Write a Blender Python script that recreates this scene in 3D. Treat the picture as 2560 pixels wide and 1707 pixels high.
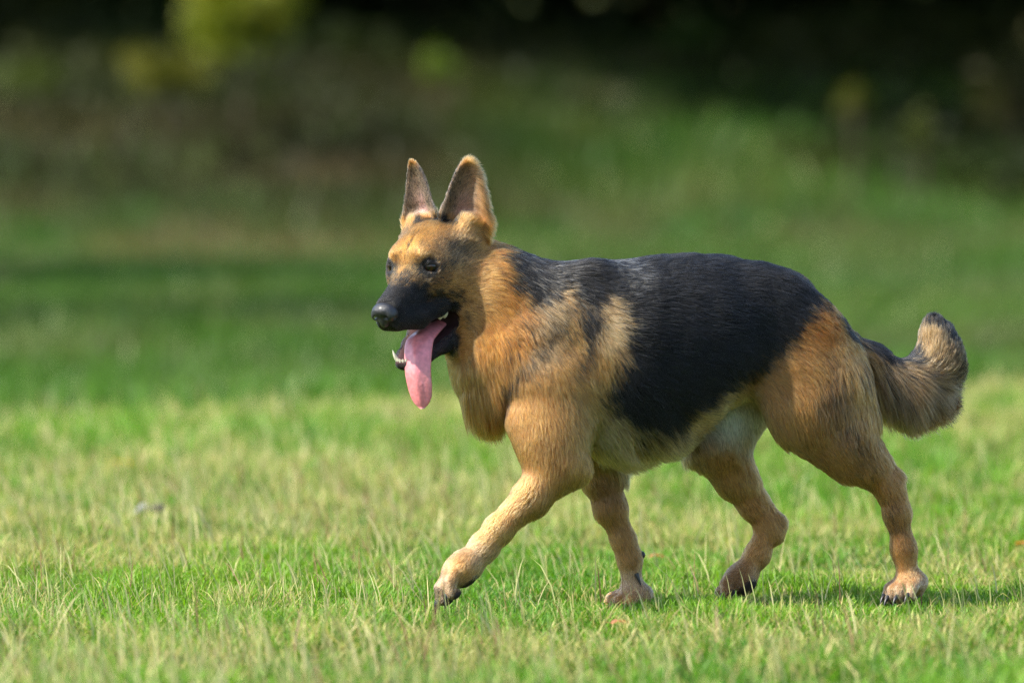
import bpy, math, random
import numpy as np
from mathutils import Vector

# ----------------------------------------------------------------- scene, camera, light
SC = bpy.context.scene
for o in list(bpy.data.objects):
    bpy.data.objects.remove(o, do_unlink=True)
COL = SC.collection
rng = np.random.default_rng(11)
random.seed(5)

CAM_H = 0.79
DIST = 10.0
cam_d = bpy.data.cameras.new("camera")
cam = bpy.data.objects.new("camera", cam_d)
COL.objects.link(cam)
cam_d.sensor_width = 36.0
cam_d.lens = 200.0
cam_d.clip_end = 1000.0
PITCH = math.atan((853.5 - 400.0) / 1422.0 / DIST)
cam.location = (0, -DIST, CAM_H)
cam.rotation_euler = (math.pi / 2 - PITCH, 0, 0)
cam_d.dof.use_dof = True
cam_d.dof.focus_distance = DIST - 0.05
cam_d.dof.aperture_fstop = 2.8
SC.camera = cam

SUN_EL = math.radians(48)
SUN_PHI = math.radians(19)                 # from the left, a little from the camera's side
sdir = Vector((-math.cos(SUN_PHI) * math.cos(SUN_EL), -math.sin(SUN_PHI) * math.cos(SUN_EL), math.sin(SUN_EL)))
world = bpy.data.worlds.new("World")
SC.world = world
world.use_nodes = True
wn = world.node_tree.nodes
sky = wn.new("ShaderNodeTexSky")
sky.sky_type = 'NISHITA'
sky.sun_disc = False
sky.sun_elevation = SUN_EL
sky.sun_rotation = math.atan2(sdir.x, sdir.y)
bg = wn["Background"]
world.node_tree.links.new(sky.outputs[0], bg.inputs[0])
bg.inputs[1].default_value = 0.15
sun_d = bpy.data.lights.new("sun", 'SUN')
sun_d.energy = 4.4
sun_d.angle = math.radians(0.6)
sun_d.color = (1.0, 0.93, 0.80)
sun = bpy.data.objects.new("sun", sun_d)
COL.objects.link(sun)
sun.rotation_euler = sdir.to_track_quat('Z', 'Y').to_euler()

SC.view_settings.view_transform = 'Standard'
SC.view_settings.look = 'None'
SC.view_settings.exposure = 1.30
SC.view_settings.gamma = 1.0
SC.render.engine = 'CYCLES'
SC.cycles.use_denoising = True
SC.cycles.denoising_prefilter = 'NONE'
SC.cycles.max_bounces = 8
SC.cycles.diffuse_bounces = 3
SC.cycles.glossy_bounces = 3
SC.cycles.transmission_bounces = 6
SC.cycles.transparent_max_bounces = 8
SC.cycles.sample_clamp_indirect = 6.0
SC.cycles.use_adaptive_sampling = True
SC.cycles.adaptive_threshold = 0.02
SC.cycles_curves.shape = 'RIBBONS' if hasattr(SC, 'cycles_curves') else 'RIBBONS'

# ----------------------------------------------------------------- small helpers
K = 2560.0 / 2352.0                        # the photo was measured on a 2352 px wide copy
def W(px, py, Y=0.0):
    s = (DIST + Y) / (1422.0 * DIST)
    return np.array([(px * K - 1280.0) * s, Y, CAM_H - (py * K - 400.0) * s])
def PX(P):
    s = (DIST + P[:, 1]) / (1422.0 * DIST)
    return np.stack([(P[:, 0] / s + 1280.0) / K, ((CAM_H - P[:, 2]) / s + 400.0) / K], 1)
M = 1.0 / 1306.0                           # one measured pixel in metres at the dog

def smooth(a, b, x):
    t = np.clip((x - a) / (b - a), 0, 1)
    return t * t * (3 - 2 * t)

def hash3(i, j, k, s=0):
    n = (i * 73856093) ^ (j * 19349663) ^ (k * 83492791) ^ (s * 2654435)
    n = n.astype(np.int64) & 0x7fffffff
    n = (n * 1103515245 + 12345) & 0x7fffffff
    n = ((n >> 13) ^ n) * 15731 & 0x7fffffff
    n = (n * 1103515245 + 12345) & 0x7fffffff
    return (n & 0xffff) / 65535.0

def vnoise(P, f, s=0):
    q = np.asarray(P, dtype=np.float64) * f
    i = np.floor(q).astype(np.int64)
    t = q - i
    t = t * t * (3 - 2 * t)
    r = 0
    for a in (0, 1):
        for b in (0, 1):
            for c in (0, 1):
                w = (t[:, 0] if a else 1 - t[:, 0]) * (t[:, 1] if b else 1 - t[:, 1]) * (t[:, 2] if c else 1 - t[:, 2])
                r = r + w * hash3(i[:, 0] + a, i[:, 1] + b, i[:, 2] + c, s)
    return r

def tag(o, label=None, cat=None, group=None, kind=None):
    if label: o["label"] = label
    if cat: o["category"] = cat
    if group: o["group"] = group
    if kind: o["kind"] = kind
    return o

def mesh_obj(name, V, faces, mat=None, parent=None, smooth_sh=True, colors=None, cname="tint"):
    """faces: list of integer arrays of shape (n,3) or (n,4)"""
    me = bpy.data.meshes.new(name)
    V = np.asarray(V, dtype=np.float32)
    fl = [np.asarray(f, dtype=np.int32) for f in (faces if isinstance(faces, list) else [faces]) if len(f)]
    loops = np.concatenate([f.ravel() for f in fl])
    tot = np.concatenate([np.full(len(f), f.shape[1], dtype=np.int32) for f in fl])
    start = np.concatenate([[0], np.cumsum(tot)[:-1]]).astype(np.int32)
    me.vertices.add(len(V)); me.vertices.foreach_set("co", V.ravel())
    me.loops.add(len(loops)); me.loops.foreach_set("vertex_index", loops)
    me.polygons.add(len(tot)); me.polygons.foreach_set("loop_start", start)
    me.polygons.foreach_set("loop_total", tot)
    if smooth_sh:
        me.polygons.foreach_set("use_smooth", np.ones(len(tot), dtype=bool))
    if colors is not None:
        at = me.attributes.new(cname, 'FLOAT_COLOR', 'POINT')
        c = np.ones((len(V), 4), dtype=np.float32); c[:, :3] = colors
        at.data.foreach_set("color", c.ravel())
    me.update(calc_edges=True)
    me.validate()
    o = bpy.data.objects.new(name, me)
    COL.objects.link(o)
    if mat: me.materials.append(mat)
    if parent is not None:
        o.parent = parent
        o.location = -Vector(parent.location) if parent.type == 'EMPTY' else (0, 0, 0)
    return o

def new_mat(name):
    m = bpy.data.materials.new(name)
    m.use_nodes = True
    nt = m.node_tree
    return m, nt, nt.nodes["Principled BSDF"], nt.nodes["Material Output"]

def set_in(b, **kw):
    for k, v in kw.items():
        k = k.replace('_', ' ')
        if k in b.inputs: b.inputs[k].default_value = v

# ----------------------------------------------------------------- materials
def mat_plain(name, col, rough=0.5, spec=0.5, noise=0.0, nscale=200, bump=0.0, coat=0.0, sss=0.0):
    m, nt, b, out = new_mat(name)
    set_in(b, Roughness=rough, Specular_IOR_Level=spec, Coat_Weight=coat, Coat_Roughness=0.15)
    b.inputs["Base Color"].default_value = (*col, 1)
    if sss:
        b.inputs["Subsurface Weight"].default_value = sss
        b.inputs["Subsurface Radius"].default_value = (0.01, 0.004, 0.003)
        b.inputs["Subsurface Scale"].default_value = 0.4
    if noise or bump:
        tc = nt.nodes.new("ShaderNodeTexCoord")
        n = nt.nodes.new("ShaderNodeTexNoise"); n.inputs["Scale"].default_value = nscale; n.inputs["Detail"].default_value = 4
        nt.links.new(tc.outputs["Object"], n.inputs["Vector"])
        if noise:
            mx = nt.nodes.new("ShaderNodeMix"); mx.data_type = 'RGBA'; mx.blend_type = 'MULTIPLY'
            mx.inputs[0].default_value = 1.0
            rp = nt.nodes.new("ShaderNodeMapRange"); rp.inputs["From Min"].default_value = 0.3; rp.inputs["From Max"].default_value = 0.7
            rp.inputs["To Min"].default_value = 1 - noise; rp.inputs["To Max"].default_value = 1 + noise * 0.6
            nt.links.new(n.outputs[0], rp.inputs[0])
            mx.inputs[6].default_value = (*col, 1)
            nt.links.new(rp.outputs[0], mx.inputs[7])
            nt.links.new(mx.outputs[2], b.inputs["Base Color"])
        if bump:
            bp = nt.nodes.new("ShaderNodeBump"); bp.inputs["Strength"].default_value = bump; bp.inputs["Distance"].default_value = 0.002
            nt.links.new(n.outputs[0], bp.inputs["Height"])
            nt.links.new(bp.outputs[0], b.inputs["Normal"])
    return m

def mat_leafy(name, attr="tint", trans=0.4, rough=0.55, spec=0.25, gain=1.0):
    """thin leaf: diffuse + light shining through, colour from the leaf's own colour attribute"""
    m, nt, b, out = new_mat(name)
    at = nt.nodes.new("ShaderNodeAttribute"); at.attribute_name = attr
    set_in(b, Roughness=rough, Specular_IOR_Level=spec)
    nt.links.new(at.outputs["Color"], b.inputs["Base Color"])
    tr = nt.nodes.new("ShaderNodeBsdfTranslucent")
    hs = nt.nodes.new("ShaderNodeHueSaturation"); hs.inputs["Saturation"].default_value = 1.15; hs.inputs["Value"].default_value = 1.25 * gain
    nt.links.new(at.outputs["Color"], hs.inputs["Color"]); nt.links.new(hs.outputs[0], tr.inputs[0])
    mx = nt.nodes.new("ShaderNodeMixShader"); mx.inputs[0].default_value = trans
    nt.links.new(b.outputs[0], mx.inputs[1]); nt.links.new(tr.outputs[0], mx.inputs[2])
    nt.links.new(mx.outputs[0], out.inputs[0])
    return m

MAT = {}
MAT['grass'] = mat_leafy("grass_blades", trans=0.4, rough=0.5, spec=0.3)
MAT['leaf'] = mat_leafy("tree_leaves", trans=0.35, rough=0.55, spec=0.2)
MAT['bark'] = mat_plain("bark", (0.07, 0.05, 0.035), 0.9, 0.2, 0.5, 8, 0.6)

# =================================================================== GROUND
def crest_D(x):                            # where the lawn ends and the ground falls away, from the camera
    return 17.5 + 0.8 * np.clip(x, -4, 4)
def ground_z(x, y):
    x = np.asarray(x, float); y = np.asarray(y, float)
    D = y + DIST
    P = np.stack([x, y, np.zeros_like(x)], -1).reshape(-1, 3)
    n1 = vnoise(P, 0.9, 3).reshape(x.shape) - 0.5
    n2 = vnoise(P, 3.1, 4).reshape(x.shape) - 0.5
    z = 0.012 * n1 + 0.012 * n2
    z = z + 0.010 * smooth(0.2, 0.75, x) * (1 - smooth(12, 15, D)) - 0.008
    c = crest_D(x) + 1.6 * (vnoise(P, 0.8, 9).reshape(x.shape) - 0.5)
    z = z + 0.03 * smooth(c - 6, c, D) - 0.27 * smooth(c - 1.5, c + 6.0, D)
    # meadow and the bank under the wood
    far = smooth(55, 80, D)
    rise = np.interp(x, [-8, -3, 0, 3, 7, 12], [2.35, 2.3, 2.2, 2.2, 2.25, 2.3])
    left = 1 - smooth(-3.0, 3.5, x)
    z = z + far * rise + 0.22 * left * smooth(60, 68, D) * (1 - smooth(70, 80, D))
    z = z + 0.16 * smooth(36, 46, D) * (vnoise(P, 0.22, 7).reshape(x.shape) - 0.5)
    z = z + 9.0 * smooth(88, 135, D)
    return z

def build_ground():
    xs = np.unique(np.concatenate([np.linspace(-500, -30, 24), np.linspace(-30, -4, 40), np.linspace(-4, 4, 130), np.linspace(4, 30, 40), np.linspace(30, 500, 24)]))
    ys = np.unique(np.concatenate([np.linspace(-400, -12, 20), np.linspace(-12, 4, 200), np.linspace(4, 20, 110), np.linspace(20, 130, 130), np.linspace(130, 700, 20)]))
    X, Y = np.meshgrid(xs, ys, indexing='ij')
    Z = ground_z(X, Y)
    V = np.stack([X, Y, Z], -1).reshape(-1, 3)
    nx, ny = X.shape
    i = np.arange(nx * ny).reshape(nx, ny)
    F = np.stack([i[:-1, :-1], i[1:, :-1], i[1:, 1:], i[:-1, 1:]], -1).reshape(-1, 4)
    m, nt, b, out = new_mat("turf_soil")
    tc = nt.nodes.new("ShaderNodeTexCoord")
    def noise(scale, det=4):
        n = nt.nodes.new("ShaderNodeTexNoise"); n.inputs["Scale"].default_value = scale; n.inputs["Detail"].default_value = det
        nt.links.new(tc.outputs["Object"], n.inputs["Vector"]); return n
    n1, n2, n3 = noise(0.35), noise(6.0), noise(60.0)
    r1 = nt.nodes.new("ShaderNodeValToRGB")
    r1.color_ramp.elements[0].position = 0.36; r1.color_ramp.elements[0].color = (0.085, 0.062, 0.030, 1)
    r1.color_ramp.elements[1].position = 0.58; r1.color_ramp.elements[1].color = (0.040, 0.078, 0.020, 1)
    e = r1.color_ramp.elements.new(0.47); e.color = (0.060, 0.075, 0.024, 1)
    nt.links.new(n1.outputs[0], r1.inputs[0])
    r2 = nt.nodes.new("ShaderNodeValToRGB")
    r2.color_ramp.elements[0].position = 0.35; r2.color_ramp.elements[0].color = (0.55, 0.5, 0.42, 1)
    r2.color_ramp.elements[1].position = 0.65; r2.color_ramp.elements[1].color = (1.25, 1.25, 1.2, 1)
    nt.links.new(n2.outputs[0], r2.inputs[0])
    mx = nt.nodes.new("ShaderNodeMix"); mx.data_type = 'RGBA'; mx.blend_type = 'MULTIPLY'; mx.inputs[0].default_value = 1
    nt.links.new(r1.outputs[0], mx.inputs[6]); nt.links.new(r2.outputs[0], mx.inputs[7])
    nt.links.new(mx.outputs[2], b.inputs["Base Color"])
    set_in(b, Roughness=0.95, Specular_IOR_Level=0.1)
    bp = nt.nodes.new("ShaderNodeBump"); bp.inputs["Distance"].default_value = 0.01; bp.inputs["Strength"].default_value = 0.7
    nt.links.new(n3.outputs[0], bp.inputs["Height"]); nt.links.new(bp.outputs[0], b.inputs["Normal"])
    o = mesh_obj("ground", V, F, m)
    tag(o, kind="structure")
build_ground()

# =================================================================== GRASS
def blades(name, x, y, h, w, lean, az, colr, tipcol=None, curl=0.5, mat='grass', zoff=0.0, parent=None):
    """one mesh of many blades: seven vertices each"""
    n = len(x)
    z = ground_z(x, y) + zoff
    face = rng.uniform(0, 2 * np.pi, n)
    side = np.stack([np.cos(face), np.sin(face), np.zeros(n)], 1)
    ld = np.stack([np.cos(az), np.sin(az), np.zeros(n)], 1)
    up = np.array([0, 0, 1.0])
    root = np.stack([x, y, z - 0.004], 1)
    V = np.zeros((n, 7, 3)); C = np.zeros((n, 7, 3))
    if tipcol is None: tipcol = colr * 1.12
    for li, (t, ww) in enumerate(((0, 0.8), (0.4, 1.0), (0.75, 0.72), (1.0, 0))):
        bend = lean * (t * (1 - curl) + curl * t * t)
        hz = h * t * np.sqrt(np.clip(1 - (bend * 0.8) ** 2, 0.12, 1))
        p = root + up * hz[:, None] + ld * (h * bend)[:, None]
        c = colr * (1 - t) + tipcol * t
        if li < 3:
            V[:, 2 * li] = p - side * (w * ww * 0.5)[:, None]
            V[:, 2 * li + 1] = p + side * (w * ww * 0.5)[:, None]
            C[:, 2 * li] = c; C[:, 2 * li + 1] = c
        else:
            V[:, 6] = p; C[:, 6] = c
    b = (np.arange(n) * 7)[:, None]
    Q = np.concatenate([b + np.array([0, 1, 3, 2]), b + np.array([2, 3, 5, 4])])
    T = b + np.array([4, 5, 6])
    return mesh_obj(name, V.reshape(-1, 3), [Q, T], MAT[mat], parent, True, C.reshape(-1, 3))

def grass_col(x, y, n):
    P = np.stack([x, y, np.zeros(n)], 1)
    a = vnoise(P, 1.7, 21); b = vnoise(P, 6.0, 22); r = rng.random(n)
    g1 = np.array([0.110, 0.255, 0.022]); g2 = np.array([0.195, 0.315, 0.032]); g3 = np.array([0.064, 0.185, 0.020])
    straw = np.array([0.44, 0.37, 0.15])
    t = np.clip(0.5 * a + 0.5 * b + 0.5 * (r - 0.5), 0, 1)[:, None]
    c = g3 * (1 - t) + g2 * t
    c = 0.5 * c + 0.5 * np.where((rng.random(n) < 0.5)[:, None], g1, c)
    dry = 0.05 + 0.30 * smooth(0.52, 0.8, vnoise(P, 1.1, 23)) + 0.22 * smooth(0.5, 0.75, vnoise(P, 4.5, 25))
    isd = rng.random(n) < dry
    k = rng.uniform(0.5, 1.0, n)[:, None]
    c = np.where(isd[:, None], c * (1 - k) + straw * k, c)
    c *= rng.uniform(0.62, 1.32, n)[:, None]
    return c, isd

def scatter(D0, D1, dens, half=0.098, extra=0.45):
    extra = extra + 0.055 * abs((D0 + D1) / 2 - 10)
    hw = half * D1 + extra
    n = int(dens * (D1 - D0) * 2 * hw)
    D = rng.uniform(D0, D1, n); x = rng.uniform(-hw, hw, n)
    ok = np.abs(x) < half * D + extra
    return x[ok], D[ok] - DIST

def build_lawn():
    X, Y, H, Wd = [], [], [], []
    for (d0, d1, dens, h0, h1, w) in ((7.7, 8.8, 10000, .022, .052, .0034), (8.8, 9.5, 17000, .016, .042, .0028),
                                      (9.5, 10.9, 26000, .013, .034, .0026), (10.9, 13, 12000, .016, .042, .0034),
                                      (13, 17, 4200, .028, .065, .005), (17, 25.5, 2400, .018, .055, .0085)):
        x, y = scatter(d0, d1, dens)
        if d0 >= 17:
            k = (y + DIST) < crest_D(x) + 1.2
            x, y = x[k], y[k]
        n = len(x)
        P = np.stack([x, y, np.zeros(n)], 1)
        tall = 0.40 + 0.70 * vnoise(P, 2.3, 31) + 0.75 * smooth(.45, .85, vnoise(P, 8.5, 32)) + 0.35 * (1 - smooth(-0.75, -0.1, x))
        X.append(x); Y.append(y); H.append(rng.uniform(h0, h1, n) * tall); Wd.append(w * rng.uniform(0.6, 1.3, n))
    x = np.concatenate(X); y = np.concatenate(Y); h = np.concatenate(H); w = np.concatenate(Wd)
    n = len(x)
    c, isd = grass_col(x, y, n)
    az = rng.uniform(0, 2 * np.pi, n)
    lean = rng.beta(1.8, 1.5, n) * 1.1
    for fx, fy in ((0.165, .03), (0.71, -.03), (0.38, .09)):                       # trodden where the paws are
        h = h * (0.62 + 0.38 * smooth(.05, .16, np.hypot(x - fx, (y - fy) * .6)))
    h = h * np.where(isd, 1.25, 1.0)
    o = blades("grass", x, y, h, w, lean, az, c * 0.9, c * 1.15, 0.6)
    tag(o, "short sunlit lawn grass mixed with dry straw blades", "grass", kind="stuff")

def build_stems():
    # dry stalks and taller bents standing above the lawn
    X, Y, H, Wd, L, A, Cc = [], [], [], [], [], [], []
    for (d0, d1, dens, h0, h1, w) in ((7.7, 9.2, 420, .05, .14, .0024), (9.2, 11.2, 420, .04, .11, .0019), (11.2, 14, 300, .05, .15, .0028),
                                      (14, 25, 60, .05, .15, .0048)):
        x, y = scatter(d0, d1, dens)
        keep = rng.random(len(x)) < (0.35 + 0.65 * (1 - smooth(-0.5, 0.3, x * 10 / (y + DIST))))
        k = (y + DIST) < crest_D(x) + 0.8
        x, y = x[keep & k], y[keep & k]
        n = len(x)
        X.append(x); Y.append(y); H.append(rng.uniform(h0, h1, n)); Wd.append(w * rng.uniform(.8, 1.5, n))
        L.append(rng.beta(1.3, 2, n) * 0.9); A.append(rng.normal(np.pi, 1.1, n))
        s = np.array([0.62, 0.53, 0.27]); g = np.array([0.24, 0.30, 0.09]); br = np.array([0.26, 0.15, 0.08])
        r = rng.random((n, 1)); q = rng.random((n, 1))
        Cc.append((s * r + g * (1 - r)) * (q > 0.14) + br * (q <= 0.14))
    # stalks that can be singled out in the photograph, by hand
    for (px, py, tall, lean, az) in ((1790, 1335, .10, .15, 0.2), (1900, 1390, .12, .1, 0.4), (1820, 1330, .085, .75, 0.0), (810, 1120, .07, .1, 0.5),
                                     (425, 1165, .12, .12, 0.3), (540, 1180, .10, .25, 2.9), (230, 1190, .12, .9, 3.1), (100, 1300, .12, .5, 2.8), (780, 1350, .06, .3, 0.2)):
        D = CAM_H * 14220 / (py * K - 400)
        X.append([(px * K - 1280) / 14220 * D]); Y.append([D - DIST]); H.append([tall]); Wd.append([0.0026]); L.append([lean]); A.append([az])
        Cc.append([[0.46, 0.38, 0.2]])
    f = lambda q: np.concatenate([np.asarray(a, float) for a in q])
    o = blades("grass_stems", f(X), f(Y), f(H), f(Wd), f(L), f(A), f(Cc), f(Cc) * 1.05, 0.75)
    tag(o, "thin dry straw coloured stalks standing above the lawn", "dry grass", kind="stuff")

def build_meadow():
    n = 170000
    D = 17 + 68 * rng.random(n) ** 1.25
    hw = 0.105 * D + 1.0 + 0.085 * np.maximum(D - 10, 0)
    x = rng.uniform(-1, 1, n) * hw
    y = D - DIST
    k = D > crest_D(x) + 0.6
    x, y, D = x[k], y[k], D[k]
    n = len(x)
    P = np.stack([x, y, np.zeros(n)], 1)
    h = rng.uniform(.07, .2, n) * (0.5 + vnoise(P, .35, 41)) * (1 + smooth(55, 70, D) * 0.8)
    w = rng.uniform(.012, .03, n) * (D / 40)
    a = vnoise(P, 0.28, 42)[:, None]; b = vnoise(P, 0.9, 43)[:, None]
    left = (1 - smooth(-2.5, 3.0, x + 0.0))[:, None]
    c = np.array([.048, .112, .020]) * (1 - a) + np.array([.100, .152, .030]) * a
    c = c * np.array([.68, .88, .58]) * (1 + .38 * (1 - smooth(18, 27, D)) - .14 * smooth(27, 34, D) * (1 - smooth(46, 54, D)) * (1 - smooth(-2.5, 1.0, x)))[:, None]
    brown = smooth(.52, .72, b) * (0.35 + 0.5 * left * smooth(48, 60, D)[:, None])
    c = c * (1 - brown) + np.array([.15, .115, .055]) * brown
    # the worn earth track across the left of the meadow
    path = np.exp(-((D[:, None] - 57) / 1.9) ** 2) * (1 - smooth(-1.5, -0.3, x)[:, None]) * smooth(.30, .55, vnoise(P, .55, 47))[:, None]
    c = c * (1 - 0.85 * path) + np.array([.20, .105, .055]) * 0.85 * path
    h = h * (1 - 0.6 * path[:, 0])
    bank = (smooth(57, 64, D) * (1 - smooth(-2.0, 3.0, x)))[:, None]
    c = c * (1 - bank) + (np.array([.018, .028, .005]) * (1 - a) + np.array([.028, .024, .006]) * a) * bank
    c *= rng.uniform(.6, 1.4, (n, 1))
    pale = rng.random((n, 1)) < 0.010 * (1 - .8 * bank)
    c = np.where(pale, np.array([.45, .46, .24]), c)
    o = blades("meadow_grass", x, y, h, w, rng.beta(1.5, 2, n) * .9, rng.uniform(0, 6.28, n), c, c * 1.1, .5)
    tag(o, "rough darker meadow grass rising to the wood behind the dog", "grass", kind="stuff")

build_lawn(); build_stems(); build_meadow()

# =================================================================== LITTER ON THE LAWN
def on_ground(px, py):
    D = CAM_H * 14220 / (py * K - 400.0)
    x = (px * K - 1280) / 14220 * D
    return x, D - DIST, float(ground_z(np.array([x]), np.array([D - DIST]))[0])
def fallen_leaf(px, py, size, rz, col, label, lift=.012):
    """a dry curled leaf with a pointed outline and a short stalk"""
    x, y, z = on_ground(px, py)
    V = []; F = []
    nu, nv = 9, 7
    for i in range(nu):
        t = i / (nu - 1)
        w = math.sin(math.pi * min(1, t * .96 + .03)) ** .8 * (1 - .35 * t) * .42
        for j in range(nv):
            s = (j / (nv - 1) - .5) * 2
            V.append(((t - .5), s * w, .22 * s * s * w * 2 + .16 * math.sin(t * 4 + s) * .5))
    for i in range(nu - 1):
        for j in range(nv - 1):
            F.append((i * nv + j, (i + 1) * nv + j, (i + 1) * nv + j + 1, i * nv + j + 1))
    V = np.array(V) * size
    tv, tf = tube([(-.5 * size, 0, .0), (-.68 * size, .03 * size, .05 * size), (-.82 * size, .08 * size, .06 * size)], [.02 * size, .016 * size, .012 * size], 5)
    F = np.concatenate([np.array(F), tf + len(V)]); V = np.concatenate([V, tv])
    c, s = math.cos(rz), math.sin(rz)
    V = np.stack([V[:, 0] * c - V[:, 1] * s, V[:, 0] * s + V[:, 1] * c, V[:, 2]], 1)
    o = mesh_obj("fallen_leaf", V, F, MAT['leaf'], None, True, np.tile(np.array(col), (len(V), 1)) * rng.uniform(.8, 1.2, (len(V), 1)))
    o.location = (x, y, z + lift)
    tag(o, label, "leaf", "fallen leaves on the lawn")

# =================================================================== WOOD, SHRUBS, TREES
def leaf_quads(P, size, colr, flat=0.35):
    """diamond shaped leaf sprays at points P"""
    n = len(P)
    a = rng.normal(size=(n, 3)); a /= np.linalg.norm(a, axis=1)[:, None]
    b = rng.normal(size=(n, 3)); b -= (b * a).sum(1)[:, None] * a; b /= np.linalg.norm(b, axis=1)[:, None]
    s = (size * rng.uniform(.6, 1.3, n))[:, None] if np.ndim(size) == 0 else size[:, None]
    nrm = np.cross(a, b)
    V = np.stack([P - a * s, P - b * s * .45 + nrm * s * .12, P + a * s, P + b * s * .45 + nrm * s * .12], 1)
    F = (np.arange(n) * 4)[:, None] + np.arange(4)
    C = np.repeat(colr, 4, axis=0)
    return V.reshape(-1, 3), F, C

def tube(path, radii, seg=8):
    path = np.asarray(path, float); V = []; F = []
    n = len(path)
    for i in range(n):
        t = path[min(i + 1, n - 1)] - path[max(i - 1, 0)]; t /= np.linalg.norm(t) + 1e-9
        u = np.cross(t, [0.3, 1, 0.1]); u /= np.linalg.norm(u); v = np.cross(t, u)
        for k in range(seg):
            an = 2 * np.pi * k / seg
            V.append(path[i] + radii[i] * (np.cos(an) * u + np.sin(an) * v))
    for i in range(n - 1):
        for k in range(seg):
            F.append((i * seg + k, i * seg + (k + 1) % seg, (i + 1) * seg + (k + 1) % seg, (i + 1) * seg + k))
    return np.array(V), np.array(F)

fallen_leaf(280, 1118, .055, .3, (.60, .42, .08), "yellow fallen leaf among tall stalks in the left foreground", .05)
fallen_leaf(288, 1246, .020, 1.2, (.62, .25, .09), "tiny orange leaf just left of the dark and white feather", .02)
fallen_leaf(1510, 1300, .030, .1, (.42, .20, .10), "reddish fallen leaf between the far foreleg and the lifted hind paw", .022)
fallen_leaf(2185, 1162, .022, .8, (.62, .26, .08), "small orange leaf in the grass right of the hind leg", .03)
fallen_leaf(2345, 1276, .030, 2.0, (.55, .20, .06), "orange leaf cut by the right edge of the picture", .025)
fallen_leaf(1425, 1462, .030, .2, (.48, .22, .12), "reddish brown leaf in the blurred foreground below the far forepaw", .03)

def feather():
    """dropped feather: curved quill with a pale and a dark half of the vane"""
    x, y, z = on_ground(340, 1222)
    root = bpy.data.objects.new("feather", None); COL.objects.link(root); root.location = (x, y, z)
    tag(root, "small dark and white feather lying in the grass at the left", "feather")
    def vane(s0, s1, wd, side):
        V = []; F = []
        for i in range(12):
            t = s0 + (s1 - s0) * i / 11
            w = wd * math.sin(math.pi * (i + .4) / 11.8) ** .6
            for j in range(4):
                q = j / 3
                V.append((x - .028 + .06 * t, y - side * w * q * .5, z + .040 + .018 * t + w * q * .9 * (1 if side > 0 else -.35) + .006 * math.sin(t * 5)))
        for i in range(11):
            for j in range(3):
                F.append((i * 4 + j, (i + 1) * 4 + j, (i + 1) * 4 + j + 1, i * 4 + j + 1))
        return np.array(V), np.array(F)
    for (s0, s1, wd, side, col, nm) in ((.0, .42, .013, 1, (.80, .74, .68), "pale_vane"), (.22, 1.05, .036, -1, (.014, .014, .016), "dark_vane"), (.55, 1.05, .011, 1, (.16, .14, .14), "dark_vane")):
        V, F = vane(s0, s1, wd, side)
        mesh_obj(nm, V, F, MAT['leaf'], root, True, np.tile(np.array(col), (len(V), 1)))
    v, f = tube([(x - .034, y, z + .038), (x, y, z + .048), (x + .036, y, z + .058)], [.0012, .001, .0005], 6)
    mesh_obj("quill", v, f, mat_plain("quill", (.6, .55, .45), .5), root)
feather()

def shade_edge(x):
    """distance at which the wood's shade begins on the ground"""
    return np.interp(x, [-8, -3.5, -1.5, 0, 1.8, 6.5, 12], [74, 76, 77.5, 75.5, 71.0, 64.0, 60])
def build_wood():
    # one dark mass: foliage wall on top of the bank and an unseen canopy shaped by the shade it must cast
    def part(n, x0, x1, D0, D1, z0, z1):
        return rng.uniform(x0, x1, n), rng.uniform(D0, D1, n), rng.uniform(z0, z1, n)
    x1, D1, z1 = part(60000, -26, 22, 84, 97, -0.3, 9)
    x2, D2, z2 = part(60000, -30, 20, 56, 90, 5.0, 8.5)
    P1 = np.stack([x1, D1 - DIST, z1 + ground_z(x1, D1 - DIST)], 1)
    nz = vnoise(P1, .45, 51) * .6 + vnoise(P1, 1.2, 52) * .4
    P1 = P1[(nz > .34) & (D1 > 85.5 + 2.5 * (vnoise(P1 * [1, 0, 0], .3, 53) - .5))]
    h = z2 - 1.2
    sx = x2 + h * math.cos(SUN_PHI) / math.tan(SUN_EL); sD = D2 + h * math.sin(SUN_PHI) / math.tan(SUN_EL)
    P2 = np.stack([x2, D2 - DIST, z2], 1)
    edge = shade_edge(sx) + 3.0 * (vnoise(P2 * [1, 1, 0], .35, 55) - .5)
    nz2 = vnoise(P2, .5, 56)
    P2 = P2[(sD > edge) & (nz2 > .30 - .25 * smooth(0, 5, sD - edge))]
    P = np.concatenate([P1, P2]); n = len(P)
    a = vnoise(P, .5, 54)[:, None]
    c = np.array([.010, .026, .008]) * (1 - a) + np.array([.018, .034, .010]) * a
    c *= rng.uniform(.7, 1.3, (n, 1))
    V, F, C = leaf_quads(P, .38, c)
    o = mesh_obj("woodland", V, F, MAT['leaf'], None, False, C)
    tag(o, "dark shaded wood along the top of the bank", "woodland", kind="stuff")
build_wood()

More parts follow.
